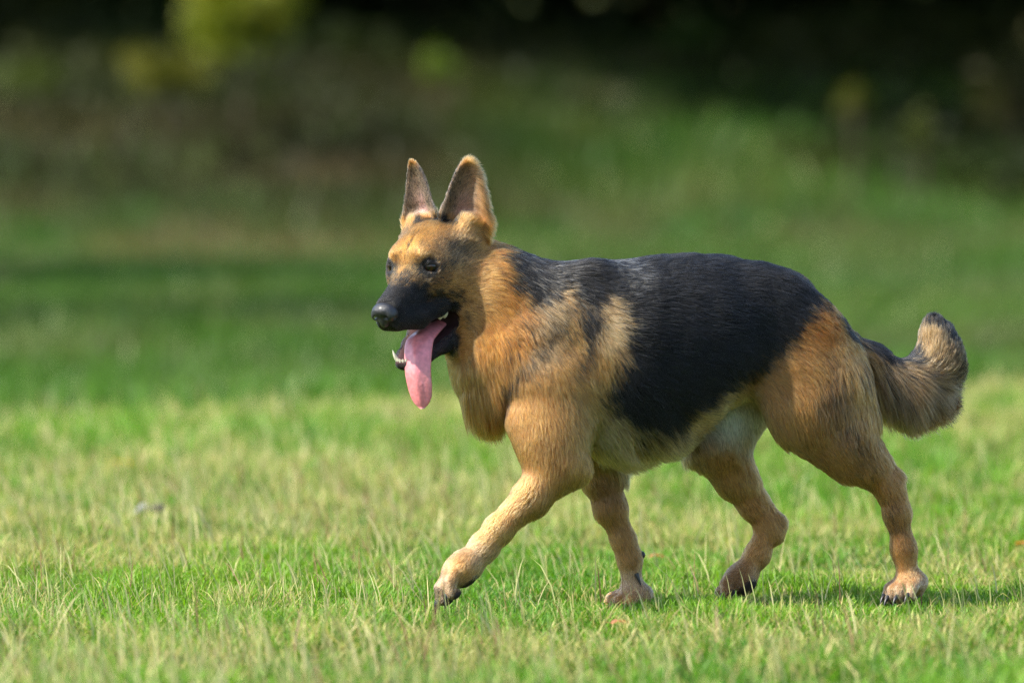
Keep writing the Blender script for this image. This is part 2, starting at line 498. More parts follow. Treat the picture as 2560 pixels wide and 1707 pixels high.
def build_undergrowth():
    n = 95000
    D = rng.uniform(58, 88, n); x = rng.uniform(-17, 16, n)
    P = np.stack([x, D - DIST, np.zeros(n)], 1)
    e = shade_edge(x)
    keep = (vnoise(P, .55, 58) > .50 - .35 * smooth(-4, 6, D - e)) & (D > e - 4 - 9 * (1 - smooth(-3.5, 0, x)) * vnoise(P, .3, 57))
    P = P[keep]; D = D[keep]; n = len(P)
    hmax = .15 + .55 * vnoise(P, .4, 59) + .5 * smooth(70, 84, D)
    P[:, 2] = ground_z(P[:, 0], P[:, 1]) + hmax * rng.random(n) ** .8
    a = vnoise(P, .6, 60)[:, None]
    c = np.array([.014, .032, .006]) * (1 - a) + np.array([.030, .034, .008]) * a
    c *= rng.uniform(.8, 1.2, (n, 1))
    V, F, C = leaf_quads(P, .095, c)
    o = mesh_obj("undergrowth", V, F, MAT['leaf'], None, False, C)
    tag(o, "dark brambly undergrowth on the bank in front of the wood", "undergrowth", kind="stuff")
build_undergrowth()

def plant(name, label, cat, px, py, D, rx, rz, n, size, c1, c2, group=None, ry=None, seed=0):
    """a shrub or sapling: stem with a few branches plus loose foliage in uneven clumps"""
    cx = (px * K - 1280) / 14220 * D; cz = CAM_H - (py * K - 400) / 14220 * D
    gz = float(ground_z(np.array([cx]), np.array([D - DIST]))[0])
    root = bpy.data.objects.new(name, None); COL.objects.link(root); root.location = (cx, D - DIST, gz)
    tag(root, label, cat, group)
    ry = ry or rx
    nc = 9
    r2 = np.random.default_rng(seed + 100)
    cc = r2.normal(size=(nc, 3)); cc /= np.linalg.norm(cc, axis=1)[:, None]
    cc *= r2.uniform(.2, .8, (nc, 1)) * np.array([rx, ry, rz])
    which = rng.integers(0, nc, n)
    P = cc[which] + rng.normal(size=(n, 3)) * np.array([rx, ry, rz]) * .26
    P += np.array([cx, D - DIST, cz])
    P[:, 2] = np.maximum(P[:, 2], gz + .03)
    k = rng.random((n, 1)) * .6 + .4 * vnoise(P, 3.0, 61)[:, None]
    c = (np.array(c1) * (1 - k) + np.array(c2) * k) * rng.uniform(.75, 1.25, (n, 1))
    V, F, C = leaf_quads(P, size, c)
    mesh_obj("foliage", V, F, MAT['leaf'], root, False, C)
    Vs, Fs, off = [], [], 0
    top = np.array([cx, D - DIST, cz])
    v, f = tube([(cx, D - DIST, gz - .05), (cx + .03, D - DIST, (gz + cz) / 2), top], [.035, .025, .012], 6)
    Vs.append(v); Fs.append(f); off += len(v)
    for q in cc[:6]:
        v, f = tube([top - [0, 0, min(.3, (cz - gz) * .4)], top + q * .6, top + q], [.014, .009, .004], 5)
        Vs.append(v); Fs.append(f + off); off += len(v)
    mesh_obj("stem", np.concatenate(Vs), np.concatenate(Fs), MAT['bark'], root)
    return root

YG1, YG2 = (.12, .17, .015), (.26, .25, .02)
plant("shrub", "large yellow green sunlit shrub at the top left in front of the dark wood", "shrub", 552, 45, 66, .60, .72, 1600, .085, (.10, .15, .014), (.21, .21, .018), seed=1)
plant("shrub", "low olive and yellow shrub left of the tall yellow green shrub", "shrub", 375, 160, 65, .50, .28, 520, .08, (.07, .09, .013), (.15, .135, .016), seed=2)
plant("sapling", "small round bright green sapling alone against the dark wood above the dog's ears", "sapling", 1003, 145, 68, .26, .20, 240, .075, (.07, .14, .014), (.14, .17, .018), seed=3)
plant("sapling", "yellowish slanting sapling against the dark wood at the upper right", "sapling", 1958, 238, 63, .20, .18, 110, .07, (.06, .075, .010), (.10, .10, .014), seed=4)
plant("sapling", "faint low dark green sapling just right of the yellowish slanting sapling", "sapling", 2112, 300, 63, .20, .2, 60, .06, (.06, .09, .015), (.12, .13, .02), seed=5)
plant("shrub", "dark brownish shrub at the right edge before the wood", "shrub", 2330, 190, 64, .50, .65, 300, .09, (.025, .035, .010), (.06, .05, .012), seed=6)
plant("shrub", "dull green bush at the left edge on the bank", "shrub", 40, 210, 70, .75, .55, 700, .10, (.04, .065, .014), (.08, .10, .018), seed=7)
plant("shrub", "brownish scrub bush midway up the left bank", "shrub", 250, 330, 68, .9, .40, 600, .10, (.05, .06, .018), (.09, .08, .03), seed=8)
plant("shrub", "dim green bush in the dark wood edge at the upper right centre", "shrub", 1590, 100, 76, .45, .45, 260, .09, (.02, .05, .012), (.05, .09, .015), seed=9)

def tree(x, D, h, rcrown, label, seed):  # stands out of view, placed for the shade it casts on the meadow
    r2 = np.random.default_rng(seed)
    y = D - DIST
    gz = float(ground_z(np.array([x]), np.array([y]))[0])
    root = bpy.data.objects.new("tree", None); COL.objects.link(root); root.location = (x, y, gz)
    tag(root, label, "tree", "unseen trees beside the meadow")
    Vs, Fs, off = [], [], 0
    v, f = tube([(x, y, gz - .2), (x + .1, y, gz + h * .35), (x - .1, y + .1, gz + h * .8)], [.28, .2, .07], 10)
    Vs.append(v); Fs.append(f); off += len(v)
    n = 5200
    nc = 26
    cc = r2.normal(size=(nc, 3)); cc /= np.linalg.norm(cc, axis=1)[:, None]
    cc *= r2.uniform(.35, 1, (nc, 1)) * np.array([rcrown, rcrown, h * .3])
    ctr = np.array([x, y, gz + h * .68])
    for q in cc[:10]:
        v, f = tube([ctr - [0, 0, h * .2], ctr + q * .5, ctr + q], [.09, .05, .02], 6)
        Vs.append(v); Fs.append(f + off); off += len(v)
    mesh_obj("trunk", np.concatenate(Vs), np.concatenate(Fs), MAT['bark'], root)
    P = ctr + cc[rng.integers(0, nc, n)] + rng.normal(size=(n, 3)) * rcrown * .22
    c = np.array([.04, .075, .018]) * rng.uniform(.6, 1.4, (n, 1))
    V, F, C = leaf_quads(P, .2, c)
    mesh_obj("crown", V, F, MAT['leaf'], root, False, C)
tree(-7.6, 34, 9.0, 2.4, "unseen broad green tree shading the left of the meadow, nearest the lawn", 1)
tree(-9.0, 46, 9.5, 2.6, "unseen broad green tree shading the left of the meadow, second from the lawn", 2)

# =================================================================== DOG
def axisY(px):
    """depth of the dog's middle plane: it walks a little towards the camera"""
    return -0.055 + 0.19 * (np.asarray(px, float) - 1330) * M

class Field:
    def __init__(s, xs, ys, zs):
        s.xs, s.ys, s.zs = [np.asarray(a, np.float32) for a in (xs, ys, zs)]
        s.F = np.full((len(xs), len(ys), len(zs)), 0.08, np.float32)
    def box(s, lo, hi):
        r = []
        for a, l, h in zip((s.xs, s.ys, s.zs), lo, hi):
            i0 = max(0, int(np.searchsorted(a, l)) - 1); i1 = min(len(a), int(np.searchsorted(a, h)) + 1)
            if i1 <= i0: return None
            r.append(slice(i0, i1))
        return tuple(r)
    def grid(s, b):
        return s.xs[b[0]][:, None, None], s.ys[b[1]][None, :, None], s.zs[b[2]][None, None, :]
    def put(s, b, d, k, op='u'):
        f = s.F[b]
        if op == 'u':
            if k <= 0: s.F[b] = np.minimum(f, d); return
            h = np.clip(0.5 + 0.5 * (f - d) / k, 0, 1)
            s.F[b] = f * (1 - h) + d * h - k * h * (1 - h)
        else:
            d = -d
            if k <= 0: s.F[b] = np.maximum(f, d); return
            h = np.clip(0.5 - 0.5 * (f - d) / k, 0, 1)
            s.F[b] = f * (1 - h) + d * h + k * h * (1 - h)
    def cone(s, a, b, ra, rb, k=0.02, sy=1.0, op='u'):
        """round cone between two points; sy flattens it in depth"""
        a = np.asarray(a, float); b = np.asarray(b, float)
        R = max(ra, rb) + (k + 0.012) / min(1, sy)
        lo = np.minimum(a, b) - R; hi = np.maximum(a, b) + R
        bx = s.box(lo, hi)
        if bx is None: return
        X, Y, Z = s.grid(bx)
        ay, by = a[1] / sy, b[1] / sy
        dx, dy, dz = b[0] - a[0], by - ay, b[2] - a[2]
        L2 = dx * dx + dy * dy + dz * dz + 1e-12
        t = np.clip(((X - a[0]) * dx + (Y / sy - ay) * dy + (Z - a[2]) * dz) / L2, 0, 1)
        d = np.sqrt((X - a[0] - t * dx) ** 2 + (Y / sy - ay - t * dy) ** 2 + (Z - a[2] - t * dz) ** 2) - (ra + (rb - ra) * t)
        s.put(bx, (d * min(1, sy)).astype(np.float32), k, op)
    def chain(s, pts, k=0.015, sy=1.0):
        for (a, ra), (b, rb) in zip(pts[:-1], pts[1:]):
            s.cone(a, b, ra, rb, k, sy)
    def ell(s, c, r, R=None, k=0.02, op='u'):
        """ellipsoid with radii r along the rows of R"""
        c = np.asarray(c, float); r = np.asarray(r, float)
        R = np.eye(3) if R is None else np.asarray(R, float)
        ext = np.sqrt(((R * r[:, None]) ** 2).sum(0)) + k + 0.01
        bx = s.box(c - ext, c + ext)
        if bx is None: return
        X, Y, Z = s.grid(bx)
        x, y, z = X - c[0], Y - c[1], Z - c[2]
        q1 = 0; q2 = 0
        for i in range(3):
            u = (x * R[i, 0] + y * R[i, 1] + z * R[i, 2])
            q1 = q1 + (u / r[i]) ** 2; q2 = q2 + (u / r[i] ** 2) ** 2
        k0 = np.sqrt(q1); k1 = np.sqrt(q2) + 1e-9
        s.put(bx, (k0 * (k0 - 1) / k1).astype(np.float32), k, op)

def surface(f):
    F, xs, ys, zs = f.F, f.xs, f.ys, f.zs
    S = F < 0
    c = [S[i:S.shape[0] - 1 + i, j:S.shape[1] - 1 + j, k:S.shape[2] - 1 + k] for i in (0, 1) for j in (0, 1) for k in (0, 1)]
    anyb = c[0].copy(); allb = c[0].copy()
    for q in c[1:]:
        anyb |= q; allb &= q
    act = np.argwhere(anyb & ~allb)
    ids = np.full(anyb.shape, -1, np.int32)
    ids[act[:, 0], act[:, 1], act[:, 2]] = np.arange(len(act))
    acc = np.zeros((len(act), 3)); cnt = np.zeros(len(act))
    ax = (xs, ys, zs)
    corners = [(i, j, k) for i in (0, 1) for j in (0, 1) for k in (0, 1)]
    for p in corners:
        for d in range(3):
            if p[d] == 1: continue
            q = list(p); q[d] = 1
            ip = act + np.array(p); iq = act + np.array(q)
            fp = F[ip[:, 0], ip[:, 1], ip[:, 2]]; fq = F[iq[:, 0], iq[:, 1], iq[:, 2]]
            m = (fp < 0) != (fq < 0)
            t = np.where(m, fp / np.where(m, fp - fq, 1), 0)
            for e in range(3):
                vp = ax[e][ip[:, e]]; vq = ax[e][iq[:, e]]
                acc[:, e] += np.where(m, vp + (vq - vp) * t, 0)
            cnt += m
    V = acc / cnt[:, None]
    quads = []
    for d in range(3):
        e1, e2 = [(1, 2), (2, 0), (0, 1)][d]
        sl = [slice(None)] * 3; sh = [slice(None)] * 3
        sl[d] = slice(0, -1); sh[d] = slice(1, None)
        A, B = S[tuple(sl)], S[tuple(sh)]
        E = np.argwhere(A != B)
        E = E[(E[:, e1] > 0) & (E[:, e2] > 0) & (E[:, e1] < S.shape[e1] - 1) & (E[:, e2] < S.shape[e2] - 1)]
        ins = A[E[:, 0], E[:, 1], E[:, 2]]
        v1 = np.zeros(3, int); v1[e1] = 1; v2 = np.zeros(3, int); v2[e2] = 1
        g = lambda o: ids[(E - o)[:, 0], (E - o)[:, 1], (E - o)[:, 2]]
        q = np.stack([g(v1 + v2), g(v2), g(0 * v1), g(v1)], 1)
        q[~ins] = q[~ins][:, ::-1]
        quads.append(q)
    return V, np.concatenate(quads)

def relax(V, Q, it=3, lam=0.5):
    e = np.concatenate([Q[:, [0, 1]], Q[:, [1, 2]], Q[:, [2, 3]], Q[:, [3, 0]]])
    e = np.concatenate([e, e[:, ::-1]])
    deg = np.bincount(e[:, 0], minlength=len(V)).astype(float); deg[deg == 0] = 1
    for _ in range(it):
        for l in (lam, -lam * 1.03):
            L = np.stack([np.bincount(e[:, 0], V[e[:, 1], a], len(V)) for a in range(3)], 1) / deg[:, None] - V
            V = V + l * L
    return V

def vnormals(V, Q):
    n = np.cross(V[Q[:, 2]] - V[Q[:, 0]], V[Q[:, 3]] - V[Q[:, 1]])
    N = np.zeros_like(V)
    for i in range(4):
        for a in range(3):
            N[:, a] += np.bincount(Q[:, i], n[:, a], len(V))
    return N / (np.linalg.norm(N, axis=1)[:, None] + 1e-12)

# ---- head frame: forward, left (the dog's own left, towards the camera), up
HA, HP = math.radians(57), math.radians(17)
hf = np.array([-math.cos(HP) * math.cos(HA), -math.cos(HP) * math.sin(HA), -math.sin(HP)])
hl = np.array([math.sin(HA), -math.cos(HA), 0.0])
hu = np.array([-math.sin(HP) * math.cos(HA), -math.sin(HP) * math.sin(HA), math.cos(HP)])
HR = np.stack([hf, hl, hu])
HO = W(947, 608, -0.135)
def H(f, l, u): return HO + f * hf + l * hl + u * hu
def Hloc(P): return (np.asarray(P) - HO) @ HR.T

SPC = 1.0   # grid coarseness
def lin(a, b, h): return np.arange(a, b, h * SPC)
gx = np.concatenate([lin(-0.27, 0.03, .0021), lin(0.03, 0.84, .0034)])
gy = np.concatenate([lin(-0.29, -0.09, .0026), lin(-0.09, 0.17, .0034)])
gz_ = np.concatenate([lin(-0.04, 0.11, .0026), lin(0.11, 0.42, .0034), lin(0.42, 0.83, .0021)])
fld = Field(gx, gy, gz_)

# ---- trunk: stations of (px, top, bottom, half width), lofted with a rounded cross-section
ST = np.array([
    (1115, 800, 900, .020), (1155, 735, 925, .056), (1210, 690, 962, .082), (1280, 645, 1012, .100), (1350, 620, 1036, .112),
    (1420, 601, 1042, .119), (1500, 588, 1027, .123), (1580, 585, 987, .119), (1660, 589, 941, .110), (1740, 609, 904, .100),
    (1820, 653, 886, .086), (1880, 704, 880, .070), (1925, 757, 868, .048), (1955, 797, 850, .026), (1975, 820, 838, .008)], float)
def trunk_field():
    px = np.linspace(1085, 2000, 400)
    def sp(c):
        v = np.interp(px, ST[:, 0], ST[:, c]); kk = np.hanning(31); kk /= kk.sum()
        return np.convolve(np.pad(v, 15, 'edge'), kk, 'valid')
    top, bot, hw = sp(1), sp(2), sp(3)
    wx = np.array([W(p, 0, 0)[0] for p in px])
    X, Y, Z = fld.grid((slice(None),) * 3)
    s0 = 1 / 1422.0
    zt = CAM_H - (top * K - 400) * s0; zb = CAM_H - (bot * K - 400) * s0
    xi = fld.xs
    c = np.interp(xi, wx, (zt + zb) / 2); h = np.interp(xi, wx, (zt - zb) / 2); w = np.interp(xi, wx, hw)
    h = np.maximum(h, .006); w = np.maximum(w, .006)
    pxx = np.interp(xi, wx, px)
    ay = axisY(pxx)
    c, h, w, ay = [q[:, None, None].astype(np.float32) for q in (c, h, w, ay)]
    u = np.abs((Z - c) / h); v = np.abs((Y - ay) / (w * (1 - 0.16 * np.clip((Z - c) / h, 0, 1) ** 2)))
    g = (u ** 2.25 + v ** 2.25) ** (1 / 2.25)
    d = (g - 1) * np.minimum(h, w) * 0.9
    ex = np.maximum(np.maximum(wx[0] - xi, xi - wx[-1]), 0)[:, None, None]
    d = np.where(ex > 0, np.maximum(d, ex), d).astype(np.float32)
    fld.F = np.minimum(fld.F, d)
trunk_field()

def A(px, py, off=0.0): return W(px, py, float(axisY(px)) + off)

# neck and ruff
nb = H(-.105, 0, -.03)
fld.cone(nb, A(1255, 765), .068, .105, .05, .80)
fld.cone(H(-.085, 0, -.085), A(1192, 835), .058, .084, .05, .85)
fld.cone(A(1112, 835), A(1136, 890), .046, .044, .04, .95)
fld.cone(A(1150, 668, .0), A(1290, 690), .050, .040, .04, .8)
# shoulder blades, ribs, hips
for s in (-1, 1):
    fld.cone(A(1360, 672, s * .045), A(1285, 890, s * .072), .045, .060, .035, .62)
    fld.cone(A(1470, 800, s * .07), A(1600, 800, s * .07), .085, .08, .05, .62)
    fld.cone(A(1790, 705, s * .040), A(1862, 780, s * .045), .055, .048, .05, .7)

# ---- near foreleg (dog's left), reaching forward
n = -1
fld.chain([(A(1275, 890, -.085), .056), (A(1272, 1000, -.096), .046), (A(1280, 1064, -.10), .040)], .03, .72)
fld.chain([(A(1296, 1064, -.10), .040), (A(1224, 1136, -.102), .0298), (A(1147, 1213, -.103), .0222), (A(1115, 1252, -.103), .0220),
           (A(1083, 1290, -.104), .0238)], .012, .85)
fld.cone(A(1322, 1080, -.10), A(1292, 1084, -.10), .0225, .026, .015, .8)     # point of the elbow
fld.cone(A(1218, 975, -.078), A(1258, 1040, -.09), .036, .042, .03, .8)      # upper arm's front
# ---- far foreleg (right), carrying weight
fld.chain([(A(1330, 940, .075), .055), (A(1370, 1040, .078), .040), (A(1380, 1090, .078), .034), (A(1400, 1160, .078), .0255),
           (A(1432, 1240, .076), .0185), (A(1446, 1280, .075), .0185), (A(1452, 1335, .073), .0180)], .014, .88)
# ---- near hind leg (left), stretched back
fld.chain([(A(1845, 802, -.055), .076), (A(1880, 905, -.070), .070), (A(1935, 1000, -.078), .050)], .035, .60)
fld.cone(A(1825, 870, -.06), A(1842, 945, -.073), .048, .038, .04, .6)
fld.cone(A(1922, 825, -.05), A(1953, 955, -.068), .037, .028, .03, .7)
fld.cone(A(1852, 945, -.073), A(1952, 1060, -.079), .044, .033, .03, .6)
fld.chain([(A(1940, 1000, -.078), .050), (A(1998, 1072, -.080), .0300), (A(2038, 1118, -.081), .0205), (A(2061, 1180, -.081), .0190),
           (A(2077, 1260, -.080), .0188), (A(2087, 1318, -.080), .0190)], .014, .78)
fld.cone(A(2057, 1097, -.081), A(2062, 1165, -.081), .0125, .0165, .014, .8)  # hock
fld.cone(A(2000, 1020, -.075), A(2056, 1094, -.081), .014, .0095, .010, .7)  # tendon
# ---- far hind leg (right), swinging forward
fld.chain([(A(1730, 835, .06), .078), (A(1668, 940, .075), .066), (A(1650, 1015, .080), .054), (A(1688, 1095, .082), .0330),
           (A(1728, 1160, .082), .0185), (A(1766, 1212, .082), .0178), (A(1742, 1272, .081), .0172), (A(1704, 1325, .080), .0190)], .018, .72)
fld.cone(A(1790, 1200, .082), A(1782, 1228, .082), .011, .014, .012, .8)
fld.cone(A(1718, 1105, .081), A(1788, 1198, .082), .012, .0085, .012, .8)
# ---- tail
TAIL = [((1940, 790), .024), ((1985, 832), .031), ((2030, 872), .036), ((2085, 895), .038), ((2130, 885), .036), ((2155, 850), .033),
        ((2157, 810), .030), ((2150, 775), .024), ((2146, 755), .016)]
tail_pts = [A(1945 + (p[0] - 1945), p[1], .01) for p, r in TAIL]
fld.chain([(A(p[0], p[1], -.01), r) for p, r in TAIL], .02, .95)

fld.cone(A(2105, 868, -.01), A(2148, 828, -.01), .036, .031, .02, .95)
# ---- head
def he(f, l, u, r, k=.02, op='u'): fld.ell(H(f, l, u), r, HR, k, op)
def hc(a, b, ra, rb, k=.015, op='u'): fld.cone(H(*a), H(*b), ra, rb, k, 1.0, op)
he(-.062, 0, .001, (.078, .060, .051), .03)
he(-.020, 0, -.002, (.040, .040, .029), .025)
for s in (-1, 1):
    he(-.010, s * .026, .020, (.026, .015, .011), .015)                    # brow
    he(-.042, s * .041, -.030, (.054, .025, .040), .03)                    # cheek bone
    he(-.085, s * .050, -.055, (.052, .032, .048), .03)                    # jowl
hc((-.005, 0, -.038), (.082, 0, -.058), .0365, .0265, .02)                 # muzzle
hc((.0, 0, -.018), (.090, 0, -.047), .022, .0165, .018)                    # bridge
for s in (-1, 1):
    hc((.088, s * .012, -.074), (.045, s * .024, -.081), .0155, .0175, .012)  # upper lips
    hc((.045, s * .024, -.081), (.000, s * .036, -.078), .0175, .0145, .012)
    hc((.000, s * .036, -.078), (-.038, s * .049, -.072), .0145, .0105, .010)
    hc((-.038, s * .049, -.074), (-.055, s * .051, -.104), .0105, .0105, .008)
he(.088, 0, -.062, (.020, .019, .020), .012)
# lower jaw, hanging open
for s in (-1, 1):
    hc((-.064, s * .049, -.112), (-.036, s * .043, -.136), .0150, .0125, .012)
    hc((-.036, s * .043, -.136), (.000, s * .035, -.147), .0125, .0120, .010)
    hc((.000, s * .035, -.147), (.040, s * .023, -.154), .0120, .0115, .010)
    hc((.040, s * .023, -.154), (.075, s * .008, -.156), .0110, .0080, .008)
hc((.02, 0, -.156), (.072, 0, -.159), .013, .0080, .010)
hc((-.075, 0, -.128), (.02, 0, -.154), .030, .014, .02)
for s in (-1, 1):
    hc((-.030, s * .026, -.108), (.05, s * .012, -.118), .0200, .0210, .006, 'd')      # the open mouth
    hc((-.038, s * .046, -.108), (.02, s * .034, -.117), .0150, .0190, .006, 'd')
LIPS = np.array([(.09, .018, -.080), (.045, .031, -.090), (.0085, .040, -.088), (-.036, .052, -.080), (-.054, .054, -.103), (-.034, .048, -.1400), (-.0055, .040, -.152), (.034, .029, -.158), (.08, .012, -.160)])
# eye sockets and lids
EYE = []
for s in (-1, 1):
    ax = np.array([.74, s * .66, .10]); ax /= np.linalg.norm(ax)
    c = np.array([-.003, s * .0350, -.003])
    EYE.append((s, c, ax))
    fld.ell(H(*(c + ax * .0125)), (.0105, .0135, .0095), HR, .004, 'd')
    hc(tuple(c + np.array([.011, s * -.008, -.002])), tuple(c + np.array([.0125, s * .004, .0098])), .0032, .0036, .003)
    hc(tuple(c + np.array([.0125, s * .004, .0098])), tuple(c + np.array([-.001, s * .0155, .003])), .0036, .0034, .003)
    hc(tuple(c + np.array([.011, s * -.008, -.002])), tuple(c + np.array([.0095, s * .004, -.0075])), .0032, .0030, .003)
    hc(tuple(c + np.array([.0095, s * .004, -.0075])), tuple(c + np.array([-.001, s * .0155, .001])), .0030, .0032, .003)

# ears: thin cupped leaves set as rows of small spheres
EARS = []
def ear(s, base, tip, width, openv):
    base, tip = np.asarray(base), np.asarray(tip)
    ax = tip - base; Lr = np.linalg.norm(ax); ax /= Lr
    o = np.asarray(openv, float); o -= o.dot(ax) * ax; o /= np.linalg.norm(o)
    sd = np.cross(ax, o)
    pts = []
    for t in np.linspace(-.06, 1, 56):
        tt = max(t, 0)
        w = width * (1 - tt ** 2.1) ** .72 * (0.86 + .35 * math.sin(min(tt * 2.4, 1) * math.pi) * .45) + .002
        pm = math.radians(54 - 20 * min(tt * 1.25, 1))
        R = w / max(math.sin(min(pm, math.pi / 2)), .5)
        c = base + ax * Lr * t
        for q in np.linspace(-1, 1, 33):
            ph = q * pm
            p = c + R * math.sin(ph) * sd - R * (math.cos(ph) - math.cos(pm) * .6 - .1) * o
            pts.append((p, .0042 * (1 - .35 * tt)))
    for p, r in pts:
        P = H(*p)
        b = fld.box(P - .010, P + .010)
        if b is None: continue
        X, Y, Z = fld.grid(b)
        d = np.sqrt((X - P[0]) ** 2 + (Y - P[1]) ** 2 + (Z - P[2]) ** 2) - r
        fld.put(b, d.astype(np.float32), .0018)
    EARS.append((s, base, tip, ax, o, sd, Lr))
ear(1, (-.098, .048, .030), (-.132, .059, .146), .0375, (.84, .54, 0))
ear(-1, (-.098, -.048, .030), (-.134, -.060, .146), .038, (.97, -.22, 0))
for s in (-1, 1):
    hc((-.098, s * .046, .016), (-.108, s * .051, .036), .032, .020, .02)

# ---- paws
PAWS = []
def paw(c, fwd, upv, sc=1.0, spread=1.0, curl=0.0):
    """metacarpal pad, four toes; c = middle of the paw, fwd = toe direction, upv = back of the paw"""
    fwd = np.asarray(fwd, float); fwd /= np.linalg.norm(fwd)
    upv = np.asarray(upv, float); upv -= upv.dot(fwd) * fwd; upv /= np.linalg.norm(upv)
    sd = np.cross(fwd, upv)
    at = lambda f, s, u: np.asarray(c) + sc * (f * fwd + s * sd + u * upv)
    R = np.stack([fwd, sd, upv])
    fld.ell(at(-.012, 0, .004), np.array([.034, .031, .024]) * sc, R, .012)
    fld.ell(at(-.012, 0, -.014), np.array([.019, .021, .011]) * sc, R, .006)
    toes = []; pads = [(at(-.012, 0, -.020), .018 * sc)]
    for q, (sy, fo) in enumerate(((-.0245, .010), (-.0088, .022), (.0088, .022), (.0245, .010))):
        sy *= spread
        k1 = at(fo - .010, sy * .9, .008); k2 = at(fo + .006, sy, .004 - curl * .004); k3 = at(fo + .019, sy * 1.08, -.007 - curl * .01)
        fld.cone(k1, k2, .0098 * sc, .0104 * sc, .003); fld.cone(k2, k3, .0104 * sc, .0082 * sc, .0025)
        fld.ell(at(fo + .013, sy * 1.05, -.0145 - curl * .008), np.array([.0105, .0075, .0062]) * sc, R, .003)
        pads.append((at(fo + .013, sy * 1.05, -.0185 - curl * .008), .0088 * sc))
        tip = at(fo + .026, sy * 1.1, -.006 - curl * .012)
        toes.append((tip, (fwd * .8 - upv * (.55 + curl * .4)), sc))
    PAWS.append(dict(c=np.asarray(c, float), fwd=fwd, up=upv, sd=sd, toes=toes, sc=sc, pads=pads))
paw(A(1048, 1325, -.104), (-.70, -.20, -.66), (-.70, -.06, .70), 1.12, 1.0, .3)
paw(A(1446, 1378, .068), (-.80, -.55, -.16), (-.15, -.1, 1), 1.02, 1.12)
paw(A(2084, 1350, -.082), (-.62, -.75, -.22), (-.2, -.1, 1), .98, 1.0)
paw(A(1690, 1346, .076), (-.76, -.30, -.58), (-.46, .50, .73), 1.06, 1.0, .4)

BV, BQ = surface(fld)
BV = relax(BV, BQ, 4, .5)
# keep the largest connected piece only
def largest(V, Q):
    par = np.arange(len(V))
    lab = par.copy()
    e = np.concatenate([Q[:, [0, 1]], Q[:, [1, 2]], Q[:, [2, 3]]])
    for _ in range(400):
        m = np.minimum(lab[e[:, 0]], lab[e[:, 1]])
        new = lab.copy()
        np.minimum.at(new, e[:, 0], m); np.minimum.at(new, e[:, 1], m)
        new = new[new]
        if (new == lab).all(): break
        lab = new
    u, c = np.unique(lab, return_counts=True)
    keep = lab == u[np.argmax(c)]
    idx = np.cumsum(keep) - 1
    Q = Q[keep[Q[:, 0]]]
    return V[keep], idx[Q]
BV, BQ = largest(BV, BQ)
BN = vnormals(BV, BQ)

# ------------------------------------------------------------------ coat: colours, lengths and lie of the hair
BLACK = np.array([.0052, .0052, .0056]); TAN = np.array([.420, .188, .051]); CREAM = np.array([.56, .35, .17])
RED = np.array([.375, .128, .022]); BROWN = np.array([.135, .064, .024]); GREY = np.array([.35, .215, .098]); DARK = np.array([.035, .024, .018])

def seg_dist(P, poly):
    """signed distance to a polygon, negative inside"""
    poly = np.asarray(poly, float); n = len(poly)
    d = np.full(len(P), 1e9); ins = np.zeros(len(P), bool)
    for i in range(n):
        a, b = poly[i], poly[(i + 1) % n]
        ab = b - a
        t = np.clip(((P - a) @ ab) / (ab @ ab + 1e-9), 0, 1)
        d = np.minimum(d, np.linalg.norm(P - a - t[:, None] * ab, axis=1))
        c = ((a[1] > P[:, 1]) != (b[1] > P[:, 1])) & (P[:, 0] < (b[0] - a[0]) * (P[:, 1] - a[1]) / (b[1] - a[1] + 1e-12) + a[0])
        ins ^= c
    return np.where(ins, -d, d)

def line_dist(P, pts):
    pts = np.asarray(pts, float); d = np.full(len(P), 1e9)
    for a, b in zip(pts[:-1], pts[1:]):
        ab = b - a; t = np.clip(((P - a) @ ab) / (ab @ ab + 1e-9), 0, 1)
        d = np.minimum(d, np.linalg.norm(P - a - t[:, None] * ab, axis=1))
    return d

def idw(P, anchors, p=4.0, eps=25.0):
    a = np.array([q[:2] for q in anchors], float)
    v = np.array([q[2] if np.ndim(q[2]) else [q[2]] for q in anchors], float)
    out = np.zeros((len(P), v.shape[1])); ws = np.zeros(len(P))
    for i in range(len(a)):
        w = 1.0 / (((P - a[i]) ** 2).sum(1) + eps * eps) ** (p / 2)
        out += w[:, None] * v[i]; ws += w
    return out / ws[:, None]

